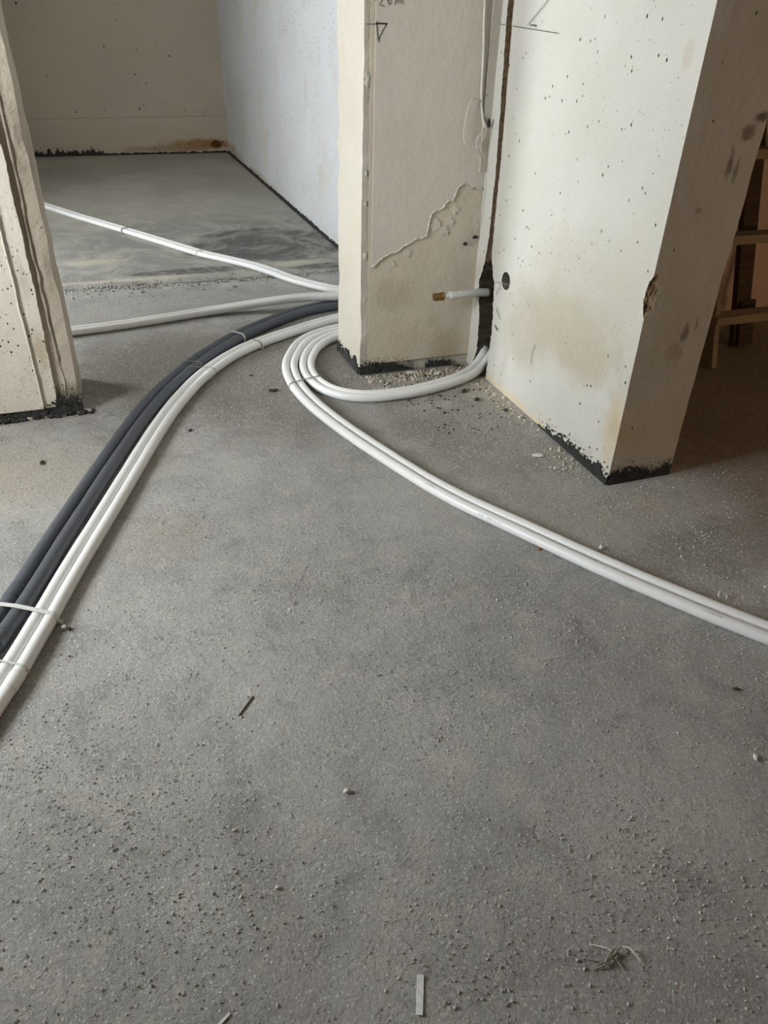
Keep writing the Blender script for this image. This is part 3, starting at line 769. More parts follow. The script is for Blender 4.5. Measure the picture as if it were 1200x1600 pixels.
# ------------------------------------------------------------------ pipes
R_W, R_D = 0.0185, 0.0225
PATHS = {
    'B2': [(1.600, 3.930, 0.018), (1.517, 3.905, 0.018), (1.434, 3.881, 0.018), (1.351, 3.856, 0.018), (1.268, 3.832, 0.018), (1.185, 3.807, 0.018), (1.104, 3.777, 0.018), (1.025, 3.743, 0.018), (0.947, 3.706, 0.018), (0.870, 3.667, 0.018), (0.794, 3.626, 0.018), (0.719, 3.582, 0.018), (0.646, 3.536, 0.018), (0.577, 3.484, 0.018), (0.513, 3.426, 0.018), (0.454, 3.362, 0.018), (0.399, 3.295, 0.018), (0.349, 3.225, 0.018), (0.302, 3.152, 0.018), (0.260, 3.077, 0.018), (0.219, 3.001, 0.018), (0.180, 2.923, 0.018), (0.144, 2.845, 0.018), (0.110, 2.765, 0.018), (0.077, 2.685, 0.018), (0.045, 2.605, 0.018), (0.014, 2.524, 0.018), (-0.018, 2.444, 0.018), (-0.049, 2.363, 0.018), (-0.080, 2.283, 0.018), (-0.112, 2.202, 0.018), (-0.144, 2.122, 0.018), (-0.176, 2.041, 0.018), (-0.207, 1.961, 0.018), (-0.238, 1.880, 0.018), (-0.268, 1.799, 0.018), (-0.297, 1.718, 0.018), (-0.328, 1.637, 0.018), (-0.359, 1.556, 0.018), (-0.393, 1.476, 0.018), (-0.429, 1.398, 0.018), (-0.467, 1.320, 0.018), (-0.506, 1.243, 0.018), (-0.546, 1.166, 0.018), (-0.584, 1.089, 0.018), (-0.621, 1.011, 0.018), (-0.656, 0.931, 0.018), (-0.688, 0.851, 0.018), (-0.721, 0.771, 0.018), (-0.753, 0.691, 0.018), (-0.785, 0.610, 0.018), (-0.818, 0.530, 0.018), (-0.850, 0.450, 0.018)],
    'B1': [(1.589, 3.966, 0.018), (1.507, 3.941, 0.018), (1.425, 3.917, 0.018), (1.343, 3.893, 0.018), (1.261, 3.869, 0.018), (1.179, 3.844, 0.018), (1.099, 3.816, 0.018), (1.020, 3.782, 0.018), (0.943, 3.746, 0.018), (0.867, 3.707, 0.018), (0.791, 3.667, 0.018), (0.717, 3.625, 0.018), (0.644, 3.580, 0.018), (0.574, 3.531, 0.018), (0.510, 3.475, 0.018), (0.450, 3.414, 0.018), (0.394, 3.349, 0.018), (0.342, 3.281, 0.018), (0.294, 3.210, 0.018), (0.250, 3.137, 0.018), (0.209, 3.062, 0.018), (0.169, 2.987, 0.018), (0.132, 2.909, 0.018), (0.098, 2.831, 0.018), (0.064, 2.753, 0.018), (0.032, 2.673, 0.018), (0.000, 2.594, 0.018), (-0.031, 2.514, 0.018), (-0.062, 2.435, 0.018), (-0.093, 2.355, 0.018), (-0.124, 2.275, 0.018), (-0.155, 2.196, 0.018), (-0.186, 2.116, 0.018), (-0.218, 2.037, 0.018), (-0.249, 1.957, 0.018), (-0.279, 1.877, 0.018), (-0.308, 1.797, 0.018), (-0.338, 1.717, 0.018), (-0.368, 1.637, 0.018), (-0.400, 1.557, 0.018), (-0.433, 1.478, 0.018), (-0.469, 1.401, 0.018), (-0.507, 1.325, 0.018), (-0.546, 1.248, 0.018), (-0.585, 1.172, 0.018), (-0.623, 1.096, 0.018), (-0.659, 1.018, 0.018), (-0.693, 0.940, 0.018), (-0.725, 0.860, 0.018), (-0.757, 0.781, 0.018), (-0.789, 0.702, 0.018), (-0.821, 0.623, 0.018), (-0.853, 0.543, 0.018), (-0.885, 0.464, 0.018)],
    'A2': [(1.600, 4.030, 0.022), (1.514, 4.026, 0.022), (1.429, 4.020, 0.022), (1.343, 4.014, 0.022), (1.257, 4.007, 0.022), (1.172, 3.996, 0.022), (1.088, 3.978, 0.022), (1.008, 3.949, 0.022), (0.931, 3.910, 0.022), (0.858, 3.865, 0.022), (0.788, 3.815, 0.022), (0.720, 3.763, 0.022), (0.652, 3.709, 0.022), (0.588, 3.653, 0.022), (0.528, 3.592, 0.022), (0.470, 3.528, 0.022), (0.414, 3.463, 0.022), (0.361, 3.396, 0.022), (0.309, 3.327, 0.022), (0.261, 3.256, 0.022), (0.215, 3.184, 0.022), (0.171, 3.109, 0.022), (0.131, 3.034, 0.022), (0.093, 2.957, 0.022), (0.057, 2.879, 0.022), (0.022, 2.800, 0.022), (-0.011, 2.721, 0.022), (-0.043, 2.641, 0.022), (-0.075, 2.562, 0.022), (-0.107, 2.482, 0.022), (-0.138, 2.402, 0.022), (-0.168, 2.321, 0.022), (-0.199, 2.241, 0.022), (-0.230, 2.161, 0.022), (-0.261, 2.081, 0.022), (-0.290, 2.000, 0.022), (-0.319, 1.919, 0.022), (-0.349, 1.839, 0.022), (-0.380, 1.759, 0.022), (-0.415, 1.680, 0.022), (-0.451, 1.603, 0.022), (-0.488, 1.525, 0.022), (-0.525, 1.447, 0.022), (-0.561, 1.369, 0.022), (-0.598, 1.292, 0.022), (-0.634, 1.214, 0.022), (-0.669, 1.135, 0.022), (-0.702, 1.056, 0.022), (-0.735, 0.977, 0.022), (-0.767, 0.897, 0.022), (-0.800, 0.818, 0.022), (-0.832, 0.738, 0.022), (-0.865, 0.659, 0.022), (-0.897, 0.579, 0.022), (-0.930, 0.500, 0.022)],
    'A1': [(1.598, 4.075, 0.022), (1.513, 4.071, 0.022), (1.427, 4.066, 0.022), (1.342, 4.060, 0.022), (1.257, 4.052, 0.022), (1.173, 4.042, 0.022), (1.089, 4.025, 0.022), (1.009, 3.998, 0.022), (0.931, 3.963, 0.022), (0.858, 3.919, 0.022), (0.788, 3.871, 0.022), (0.719, 3.820, 0.022), (0.652, 3.768, 0.022), (0.587, 3.713, 0.022), (0.525, 3.654, 0.022), (0.466, 3.592, 0.022), (0.410, 3.528, 0.022), (0.355, 3.463, 0.022), (0.303, 3.395, 0.022), (0.253, 3.326, 0.022), (0.206, 3.255, 0.022), (0.161, 3.183, 0.022), (0.119, 3.109, 0.022), (0.079, 3.033, 0.022), (0.042, 2.956, 0.022), (0.007, 2.879, 0.022), (-0.027, 2.801, 0.022), (-0.060, 2.722, 0.022), (-0.092, 2.643, 0.022), (-0.123, 2.564, 0.022), (-0.154, 2.484, 0.022), (-0.185, 2.405, 0.022), (-0.216, 2.325, 0.022), (-0.246, 2.246, 0.022), (-0.277, 2.166, 0.022), (-0.307, 2.086, 0.022), (-0.337, 2.006, 0.022), (-0.365, 1.926, 0.022), (-0.395, 1.846, 0.022), (-0.426, 1.767, 0.022), (-0.461, 1.689, 0.022), (-0.497, 1.612, 0.022), (-0.534, 1.535, 0.022), (-0.570, 1.458, 0.022), (-0.606, 1.381, 0.022), (-0.643, 1.303, 0.022), (-0.678, 1.226, 0.022), (-0.713, 1.148, 0.022), (-0.746, 1.069, 0.022), (-0.778, 0.991, 0.022), (-0.811, 0.912, 0.022), (-0.843, 0.833, 0.022), (-0.875, 0.754, 0.022), (-0.908, 0.675, 0.022), (-0.940, 0.596, 0.022), (-0.972, 0.517, 0.022)],
    'E1': [(1.600, 3.800, 0.018), (1.557, 3.791, 0.018), (1.514, 3.783, 0.018), (1.471, 3.774, 0.018), (1.428, 3.765, 0.018), (1.385, 3.756, 0.018), (1.342, 3.746, 0.018), (1.300, 3.735, 0.018), (1.257, 3.723, 0.018), (1.215, 3.711, 0.018), (1.173, 3.699, 0.018), (1.131, 3.686, 0.018), (1.089, 3.674, 0.018), (1.047, 3.660, 0.018), (1.007, 3.643, 0.018), (0.968, 3.623, 0.018), (0.931, 3.599, 0.018), (0.897, 3.571, 0.018), (0.867, 3.539, 0.018), (0.840, 3.504, 0.018), (0.817, 3.467, 0.018), (0.796, 3.428, 0.018), (0.777, 3.389, 0.018), (0.758, 3.349, 0.018), (0.741, 3.309, 0.018), (0.727, 3.267, 0.018), (0.716, 3.225, 0.018), (0.708, 3.181, 0.018), (0.703, 3.138, 0.018), (0.700, 3.094, 0.018), (0.698, 3.050, 0.018), (0.698, 3.006, 0.018), (0.700, 2.962, 0.018), (0.704, 2.919, 0.018), (0.708, 2.875, 0.018), (0.715, 2.831, 0.018), (0.722, 2.788, 0.018), (0.730, 2.745, 0.018), (0.740, 2.702, 0.018), (0.750, 2.660, 0.018), (0.761, 2.617, 0.018), (0.772, 2.575, 0.018), (0.784, 2.532, 0.018), (0.797, 2.490, 0.018), (0.809, 2.448, 0.018), (0.822, 2.406, 0.018), (0.836, 2.365, 0.018), (0.850, 2.323, 0.018), (0.864, 2.281, 0.018), (0.878, 2.240, 0.018), (0.892, 2.198, 0.018), (0.907, 2.157, 0.018), (0.922, 2.115, 0.018), (0.937, 2.074, 0.018), (0.953, 2.033, 0.018), (0.970, 1.993, 0.018), (0.988, 1.953, 0.018), (1.007, 1.913, 0.018), (1.027, 1.874, 0.018), (1.048, 1.836, 0.018), (1.070, 1.797, 0.018), (1.091, 1.759, 0.018), (1.113, 1.721, 0.018), (1.134, 1.682, 0.018), (1.155, 1.644, 0.018), (1.176, 1.605, 0.018), (1.197, 1.567, 0.018), (1.219, 1.529, 0.018), (1.240, 1.490, 0.018), (1.262, 1.452, 0.018), (1.285, 1.415, 0.018), (1.307, 1.377, 0.018), (1.331, 1.340, 0.018), (1.354, 1.303, 0.018), (1.378, 1.266, 0.018), (1.402, 1.229, 0.018), (1.426, 1.192, 0.018), (1.450, 1.156, 0.018), (1.475, 1.120, 0.018), (1.501, 1.084, 0.018), (1.527, 1.048, 0.018), (1.554, 1.014, 0.018), (1.582, 0.980, 0.018), (1.610, 0.946, 0.018), (1.639, 0.913, 0.018), (1.667, 0.880, 0.018), (1.696, 0.846, 0.018), (1.724, 0.813, 0.018), (1.753, 0.780, 0.018), (1.782, 0.746, 0.018), (1.810, 0.713, 0.018), (1.839, 0.680, 0.018), (1.867, 0.646, 0.018), (1.896, 0.613, 0.018), (1.925, 0.580, 0.018), (1.953, 0.547, 0.018), (1.982, 0.514, 0.018), (2.011, 0.480, 0.018), (2.040, 0.447, 0.018), (2.069, 0.414, 0.018), (2.098, 0.381, 0.018), (2.127, 0.348, 0.018), (2.155, 0.315, 0.018), (2.184, 0.282, 0.018), (2.213, 0.249, 0.018), (2.242, 0.216, 0.018), (2.271, 0.183, 0.018), (2.300, 0.150, 0.018)],
    'E2': [(1.607, 3.763, 0.018), (1.564, 3.755, 0.018), (1.521, 3.746, 0.018), (1.478, 3.737, 0.018), (1.435, 3.728, 0.018), (1.392, 3.719, 0.018), (1.349, 3.709, 0.018), (1.307, 3.698, 0.018), (1.264, 3.686, 0.018), (1.222, 3.674, 0.018), (1.180, 3.662, 0.018), (1.138, 3.649, 0.018), (1.096, 3.636, 0.018), (1.054, 3.622, 0.018), (1.013, 3.605, 0.018), (0.975, 3.584, 0.018), (0.940, 3.558, 0.018), (0.907, 3.528, 0.018), (0.879, 3.494, 0.018), (0.855, 3.457, 0.018), (0.834, 3.419, 0.018), (0.814, 3.380, 0.018), (0.795, 3.340, 0.018), (0.778, 3.299, 0.018), (0.763, 3.258, 0.018), (0.752, 3.215, 0.018), (0.745, 3.172, 0.018), (0.740, 3.128, 0.018), (0.737, 3.085, 0.018), (0.736, 3.041, 0.018), (0.736, 2.997, 0.018), (0.739, 2.953, 0.018), (0.742, 2.909, 0.018), (0.748, 2.865, 0.018), (0.754, 2.822, 0.018), (0.762, 2.778, 0.018), (0.771, 2.735, 0.018), (0.781, 2.693, 0.018), (0.791, 2.650, 0.018), (0.802, 2.607, 0.018), (0.814, 2.565, 0.018), (0.826, 2.523, 0.018), (0.839, 2.480, 0.018), (0.852, 2.438, 0.018), (0.865, 2.397, 0.018), (0.879, 2.355, 0.018), (0.893, 2.313, 0.018), (0.907, 2.271, 0.018), (0.921, 2.230, 0.018), (0.936, 2.188, 0.018), (0.951, 2.147, 0.018), (0.966, 2.106, 0.018), (0.983, 2.065, 0.018), (1.000, 2.025, 0.018), (1.018, 1.985, 0.018), (1.037, 1.945, 0.018), (1.057, 1.906, 0.018), (1.078, 1.867, 0.018), (1.100, 1.829, 0.018), (1.122, 1.791, 0.018), (1.144, 1.753, 0.018), (1.166, 1.715, 0.018), (1.187, 1.676, 0.018), (1.209, 1.638, 0.018), (1.230, 1.600, 0.018), (1.252, 1.561, 0.018), (1.274, 1.523, 0.018), (1.296, 1.485, 0.018), (1.319, 1.448, 0.018), (1.341, 1.410, 0.018), (1.364, 1.372, 0.018), (1.388, 1.335, 0.018), (1.412, 1.298, 0.018), (1.436, 1.261, 0.018), (1.460, 1.225, 0.018), (1.484, 1.188, 0.018), (1.509, 1.152, 0.018), (1.534, 1.116, 0.018), (1.560, 1.080, 0.018), (1.587, 1.046, 0.018), (1.615, 1.012, 0.018), (1.644, 0.978, 0.018), (1.672, 0.945, 0.018), (1.701, 0.911, 0.018), (1.729, 0.878, 0.018), (1.758, 0.844, 0.018), (1.787, 0.811, 0.018), (1.815, 0.778, 0.018), (1.844, 0.744, 0.018), (1.873, 0.711, 0.018), (1.901, 0.678, 0.018), (1.930, 0.644, 0.018), (1.959, 0.611, 0.018), (1.987, 0.578, 0.018), (2.016, 0.544, 0.018), (2.045, 0.511, 0.018), (2.074, 0.478, 0.018), (2.103, 0.445, 0.018), (2.132, 0.412, 0.018), (2.161, 0.379, 0.018), (2.190, 0.346, 0.018), (2.219, 0.313, 0.018), (2.248, 0.280, 0.018), (2.277, 0.246, 0.018), (2.306, 0.213, 0.018), (2.335, 0.180, 0.018)],
    'E3': [(1.615, 3.726, 0.018), (1.572, 3.718, 0.018), (1.530, 3.709, 0.018), (1.488, 3.701, 0.018), (1.446, 3.692, 0.018), (1.403, 3.682, 0.018), (1.362, 3.672, 0.018), (1.320, 3.661, 0.018), (1.278, 3.650, 0.018), (1.236, 3.639, 0.018), (1.195, 3.626, 0.018), (1.154, 3.614, 0.018), (1.113, 3.600, 0.018), (1.073, 3.585, 0.018), (1.034, 3.566, 0.018), (0.996, 3.544, 0.018), (0.962, 3.518, 0.018), (0.931, 3.488, 0.018), (0.904, 3.454, 0.018), (0.880, 3.418, 0.018), (0.859, 3.381, 0.018), (0.840, 3.342, 0.018), (0.823, 3.302, 0.018), (0.809, 3.261, 0.018), (0.797, 3.220, 0.018), (0.789, 3.178, 0.018), (0.784, 3.135, 0.018), (0.783, 3.092, 0.018), (0.787, 3.049, 0.018), (0.794, 3.006, 0.018), (0.806, 2.965, 0.018), (0.823, 2.925, 0.018), (0.847, 2.889, 0.018), (0.876, 2.857, 0.018), (0.910, 2.831, 0.018), (0.949, 2.812, 0.018), (0.990, 2.799, 0.018), (1.032, 2.791, 0.018), (1.075, 2.787, 0.019), (1.118, 2.786, 0.019), (1.161, 2.788, 0.019), (1.204, 2.793, 0.019), (1.247, 2.800, 0.019), (1.289, 2.809, 0.019), (1.331, 2.820, 0.019), (1.372, 2.832, 0.019), (1.413, 2.847, 0.019), (1.453, 2.864, 0.019), (1.492, 2.882, 0.020), (1.530, 2.902, 0.023), (1.567, 2.922, 0.030), (1.602, 2.942, 0.046), (1.633, 2.959, 0.070), (1.660, 2.975, 0.100)],
    'E4': [(1.622, 3.690, 0.018), (1.580, 3.681, 0.018), (1.537, 3.673, 0.018), (1.495, 3.664, 0.018), (1.453, 3.655, 0.018), (1.411, 3.645, 0.018), (1.369, 3.635, 0.018), (1.327, 3.625, 0.018), (1.285, 3.613, 0.018), (1.244, 3.602, 0.018), (1.203, 3.590, 0.018), (1.161, 3.577, 0.018), (1.120, 3.563, 0.018), (1.080, 3.547, 0.018), (1.042, 3.528, 0.018), (1.005, 3.505, 0.018), (0.973, 3.477, 0.018), (0.944, 3.444, 0.018), (0.919, 3.409, 0.018), (0.897, 3.372, 0.018), (0.878, 3.333, 0.018), (0.860, 3.294, 0.018), (0.845, 3.253, 0.018), (0.834, 3.212, 0.018), (0.825, 3.170, 0.018), (0.821, 3.127, 0.018), (0.821, 3.084, 0.018), (0.826, 3.041, 0.018), (0.835, 2.998, 0.018), (0.849, 2.958, 0.018), (0.870, 2.920, 0.018), (0.898, 2.888, 0.018), (0.933, 2.862, 0.018), (0.972, 2.843, 0.018), (1.013, 2.832, 0.018), (1.056, 2.826, 0.018), (1.099, 2.824, 0.019), (1.142, 2.825, 0.019), (1.185, 2.828, 0.019), (1.228, 2.835, 0.019), (1.270, 2.843, 0.019), (1.312, 2.853, 0.019), (1.353, 2.866, 0.019), (1.394, 2.880, 0.019), (1.434, 2.896, 0.019), (1.473, 2.915, 0.020), (1.511, 2.934, 0.023), (1.549, 2.954, 0.030), (1.584, 2.974, 0.046), (1.614, 2.992, 0.070), (1.641, 3.007, 0.100)],
    'D1': [(-2.187, 9.313, 0.026), (-2.125, 9.252, 0.026), (-2.064, 9.190, 0.026), (-2.002, 9.128, 0.026), (-1.941, 9.067, 0.026), (-1.879, 9.005, 0.026), (-1.818, 8.944, 0.026), (-1.756, 8.882, 0.026), (-1.695, 8.821, 0.026), (-1.633, 8.759, 0.026), (-1.572, 8.698, 0.026), (-1.510, 8.636, 0.026), (-1.448, 8.575, 0.026), (-1.387, 8.513, 0.026), (-1.325, 8.451, 0.026), (-1.264, 8.390, 0.026), (-1.204, 8.326, 0.026), (-1.151, 8.258, 0.026), (-1.102, 8.186, 0.026), (-1.054, 8.113, 0.026), (-1.006, 8.040, 0.026), (-0.958, 7.968, 0.026), (-0.910, 7.895, 0.026), (-0.863, 7.822, 0.026), (-0.815, 7.750, 0.026), (-0.767, 7.677, 0.026), (-0.719, 7.604, 0.026), (-0.671, 7.532, 0.026), (-0.623, 7.459, 0.026), (-0.575, 7.387, 0.026), (-0.527, 7.314, 0.026), (-0.479, 7.241, 0.026), (-0.432, 7.168, 0.026), (-0.387, 7.094, 0.026), (-0.345, 7.017, 0.026), (-0.303, 6.941, 0.026), (-0.262, 6.864, 0.026), (-0.221, 6.788, 0.026), (-0.179, 6.711, 0.026), (-0.138, 6.635, 0.026), (-0.095, 6.559, 0.026), (-0.050, 6.484, 0.026), (-0.006, 6.409, 0.026), (0.038, 6.334, 0.026), (0.082, 6.259, 0.026), (0.127, 6.184, 0.026), (0.171, 6.109, 0.026), (0.215, 6.034, 0.026), (0.259, 5.959, 0.026), (0.302, 5.884, 0.026), (0.345, 5.808, 0.026), (0.389, 5.733, 0.026), (0.432, 5.657, 0.026), (0.475, 5.582, 0.026), (0.518, 5.506, 0.026), (0.561, 5.430, 0.026), (0.604, 5.355, 0.026), (0.650, 5.281, 0.026), (0.702, 5.211, 0.026), (0.755, 5.142, 0.026), (0.808, 5.073, 0.026), (0.859, 5.003, 0.026), (0.909, 4.931, 0.026), (0.955, 4.857, 0.026), (0.995, 4.780, 0.026), (1.034, 4.702, 0.025), (1.074, 4.625, 0.022), (1.118, 4.550, 0.020), (1.168, 4.478, 0.019), (1.219, 4.408, 0.019), (1.273, 4.340, 0.019), (1.344, 4.290, 0.019), (1.427, 4.265, 0.019), (1.513, 4.255, 0.019), (1.600, 4.253, 0.018)],
    'D2': [(-2.213, 9.287, 0.026), (-2.151, 9.225, 0.026), (-2.089, 9.163, 0.026), (-2.028, 9.101, 0.026), (-1.966, 9.040, 0.026), (-1.904, 8.978, 0.026), (-1.842, 8.916, 0.026), (-1.780, 8.854, 0.026), (-1.719, 8.792, 0.026), (-1.657, 8.731, 0.026), (-1.595, 8.669, 0.026), (-1.533, 8.607, 0.026), (-1.471, 8.545, 0.026), (-1.409, 8.483, 0.026), (-1.348, 8.421, 0.026), (-1.286, 8.359, 0.026), (-1.227, 8.295, 0.026), (-1.174, 8.226, 0.026), (-1.125, 8.153, 0.026), (-1.077, 8.080, 0.026), (-1.029, 8.007, 0.026), (-0.981, 7.934, 0.026), (-0.933, 7.861, 0.026), (-0.884, 7.788, 0.026), (-0.836, 7.715, 0.026), (-0.788, 7.642, 0.026), (-0.740, 7.569, 0.026), (-0.692, 7.496, 0.026), (-0.644, 7.423, 0.026), (-0.595, 7.351, 0.026), (-0.547, 7.278, 0.026), (-0.499, 7.205, 0.026), (-0.452, 7.131, 0.026), (-0.408, 7.055, 0.026), (-0.366, 6.979, 0.026), (-0.324, 6.902, 0.026), (-0.283, 6.825, 0.026), (-0.241, 6.748, 0.026), (-0.200, 6.671, 0.026), (-0.158, 6.595, 0.026), (-0.114, 6.519, 0.026), (-0.069, 6.444, 0.026), (-0.025, 6.368, 0.026), (0.020, 6.293, 0.026), (0.064, 6.218, 0.026), (0.108, 6.142, 0.026), (0.153, 6.067, 0.026), (0.197, 5.992, 0.026), (0.241, 5.916, 0.026), (0.284, 5.840, 0.026), (0.328, 5.764, 0.026), (0.372, 5.689, 0.026), (0.415, 5.613, 0.026), (0.458, 5.537, 0.026), (0.501, 5.461, 0.026), (0.545, 5.385, 0.026), (0.588, 5.309, 0.026), (0.636, 5.236, 0.026), (0.689, 5.166, 0.026), (0.743, 5.097, 0.026), (0.795, 5.028, 0.026), (0.847, 4.957, 0.026), (0.896, 4.884, 0.026), (0.939, 4.808, 0.026), (0.978, 4.730, 0.026), (1.018, 4.652, 0.024), (1.059, 4.575, 0.021), (1.106, 4.502, 0.019), (1.157, 4.430, 0.019), (1.208, 4.360, 0.019), (1.266, 4.295, 0.019), (1.342, 4.251, 0.019), (1.426, 4.228, 0.019), (1.513, 4.218, 0.019), (1.600, 4.217, 0.018)],
    'C1': [(-2.200, 3.948, 0.018), (-2.115, 3.949, 0.018), (-2.030, 3.950, 0.018), (-1.944, 3.951, 0.018), (-1.859, 3.951, 0.018), (-1.774, 3.952, 0.018), (-1.688, 3.953, 0.018), (-1.603, 3.953, 0.018), (-1.518, 3.954, 0.018), (-1.432, 3.955, 0.018), (-1.347, 3.956, 0.018), (-1.262, 3.956, 0.018), (-1.177, 3.957, 0.018), (-1.091, 3.958, 0.018), (-1.006, 3.959, 0.018), (-0.921, 3.963, 0.018), (-0.836, 3.967, 0.018), (-0.750, 3.971, 0.018), (-0.665, 3.976, 0.018), (-0.580, 3.980, 0.018), (-0.495, 3.984, 0.018), (-0.410, 3.989, 0.018), (-0.324, 3.993, 0.018), (-0.239, 3.999, 0.018), (-0.154, 4.007, 0.018), (-0.070, 4.016, 0.018), (0.015, 4.028, 0.018), (0.099, 4.043, 0.018), (0.183, 4.058, 0.019), (0.266, 4.076, 0.019), (0.349, 4.095, 0.019), (0.433, 4.112, 0.019), (0.518, 4.121, 0.023), (0.603, 4.120, 0.029), (0.687, 4.116, 0.037), (0.772, 4.111, 0.045), (0.857, 4.104, 0.053), (0.942, 4.097, 0.059), (1.027, 4.093, 0.062), (1.112, 4.084, 0.062), (1.196, 4.073, 0.061), (1.277, 4.098, 0.056), (1.351, 4.139, 0.050), (1.430, 4.169, 0.044), (1.515, 4.180, 0.037), (1.599, 4.183, 0.030)],
    'C2': [(-2.200, 3.912, 0.018), (-2.115, 3.912, 0.018), (-2.029, 3.913, 0.018), (-1.944, 3.914, 0.018), (-1.859, 3.914, 0.018), (-1.773, 3.915, 0.018), (-1.688, 3.916, 0.018), (-1.603, 3.916, 0.018), (-1.517, 3.917, 0.018), (-1.432, 3.918, 0.018), (-1.347, 3.919, 0.018), (-1.261, 3.919, 0.018), (-1.176, 3.920, 0.018), (-1.091, 3.921, 0.018), (-1.005, 3.922, 0.018), (-0.920, 3.926, 0.018), (-0.835, 3.930, 0.018), (-0.750, 3.934, 0.018), (-0.665, 3.939, 0.018), (-0.579, 3.943, 0.018), (-0.494, 3.947, 0.018), (-0.409, 3.952, 0.018), (-0.324, 3.956, 0.018), (-0.239, 3.961, 0.018), (-0.154, 3.969, 0.018), (-0.069, 3.979, 0.018), (0.016, 3.991, 0.018), (0.100, 4.005, 0.018), (0.184, 4.021, 0.019), (0.267, 4.038, 0.019), (0.350, 4.057, 0.019), (0.434, 4.075, 0.019), (0.518, 4.084, 0.023), (0.603, 4.083, 0.030), (0.688, 4.079, 0.037), (0.773, 4.074, 0.046), (0.858, 4.067, 0.054), (0.943, 4.060, 0.060), (1.028, 4.056, 0.062), (1.112, 4.046, 0.062), (1.197, 4.036, 0.061), (1.279, 4.058, 0.057), (1.354, 4.098, 0.051), (1.432, 4.132, 0.044), (1.516, 4.143, 0.037), (1.601, 4.147, 0.030)],
}

PIPES = [
    ('A1', 'outer dark grey foam-sleeved pipe, the far left one of the bundle', 'dark'),
    ('A2', 'inner dark grey foam-sleeved pipe lying next to the white pipes', 'dark'),
    ('B1', 'white insulated pipe touching the dark pipes in the curving bundle', 'white'),
    ('B2', 'outermost right white insulated pipe of the curving bundle', 'white'),
    ('C1', 'rear one of the two straight white pipes crossing the doorway', 'white'),
    ('C2', 'front one of the two straight white pipes crossing the doorway', 'white'),
    ('D1', 'upper right one of the two white pipes running deep into the back room', 'white'),
    ('D2', 'lower left one of the two white pipes running deep into the back room', 'white'),
    ('E1', 'outermost white pipe of the coil, nearer one of the pair running to the lower right', 'white'),
    ('E2', 'second white pipe of the coil, farther one of the pair running to the lower right', 'white'),
    ('E3', 'third white pipe of the coil, the outer one curling back to the groove', 'white'),
    ('E4', 'innermost white pipe of the coil, curling back to the groove behind its twin', 'white'),
]
DENSE = {}
pipe_objs = {}
for key, label, kind in PIPES:
    r, m = (R_D, M_pipe_dark) if kind == 'dark' else (R_W, M_pipe)
    o = obj('insulated_pipe', tube_mesh('insulated_pipe', PATHS[key], r, m, 18, 0.022, 0.03))
    tag(o, label, 'pipe', 'insulated pipes on the floor')
    pipe_objs[key] = o
    DENSE[key] = crsample(PATHS[key], 0.006)

def at_plane(key, p, t):
    S = DENSE[key]
    i = min(range(len(S)), key=lambda q: (S[q] - p).length)
    best = i
    for q in range(max(0, i - 20), min(len(S), i + 20)):
        if abs((S[q] - p).dot(t)) < abs((S[best] - p).dot(t)): best = q
    return S[best]

def station(key, p):
    S = DENSE[key]
    i = min(range(len(S)), key=lambda q: (S[q] - Vector(p)).length)
    return S[i], (S[min(i + 2, len(S) - 1)] - S[max(i - 2, 0)]).normalized()

def hull(P):
    P = sorted(set((round(a, 5), round(b, 5)) for a, b in P))
    def half(Q):
        h = []
        for p in Q:
            while len(h) > 1 and (h[-1][0] - h[-2][0]) * (p[1] - h[-2][1]) - (h[-1][1] - h[-2][1]) * (p[0] - h[-2][0]) <= 0: h.pop()
            h.append(p)
        return h[:-1]
    return half(P) + half(P[::-1])

def tie(keys, ref, p, width, thick, mat, label, head=0.0, skew=0.0, tail=None):
    """a strap pulled round several pipes"""
    c, t = station(ref, p)
    t = Vector((t.x, t.y, 0)).normalized()
    u = Vector((0, 0, 1)).cross(t).normalized()
    if skew:
        t = (t + u * skew).normalized()
        u = Vector((0, 0, 1)).cross(t).normalized()
    pts = []
    for k in keys:
        q = at_plane(k, c, t)
        r = R_D if k[0] == 'A' else R_W
        a, b = (q - c).dot(u), q.z
        pts += [(a + (r + 0.001) * math.cos(x * math.pi / 14), max(0.0008, b + (r + 0.001) * math.sin(x * math.pi / 14))) for x in range(28)]
    H = hull(pts)
    root = empty('cable_tie', (c.x, c.y, 0)); tag(root, label, 'cable tie', 'cable ties on the pipes')
    n = len(H)
    ca = sum(h[0] for h in H) / n; cb = sum(h[1] for h in H) / n
    verts, faces = [], []
    for a, b in H:
        L = math.hypot(a - ca, b - cb)
        for s in (-0.5, 0.5):
            for d in (0.0, thick):
                q = u * (a + (a - ca) / L * d) + Vector((0, 0, max(0.0004, b + (b - cb) / L * d))) + t * (s * width)
                verts.append(q)
    for i in range(n):
        a, b = i * 4, ((i + 1) % n) * 4
        faces += [(a, b, b + 2, a + 2), (a + 1, a + 3, b + 3, b + 1), (a, a + 1, b + 1, b), (a + 2, b + 2, b + 3, a + 3)]
    obj('strap', mesh('strap', verts, faces, mat, False), None, root)
    if head:
        side = 1 if head > 0 else -1
        ext = (max if side > 0 else min)(h[0] for h in H)
        hd = obj('head', box_mesh('head', (-abs(head) / 2, -abs(head) / 2, 0), (abs(head) / 2, abs(head) / 2, abs(head) * 0.8), mat, abs(head) * 0.12), None, root)
        hd.location = u * (ext + side * abs(head) * 0.45) + Vector((0, 0, 0.003))
        hd.rotation_euler = (0, 0, math.atan2(u.y, u.x))
    if tail:
        tl = tube_mesh('tail', [u * a + t * b + Vector((0, 0, z)) for a, b, z in tail], 0.0018, mat, 6, 0.01)
        obj('tail', tl, None, root)
    return root

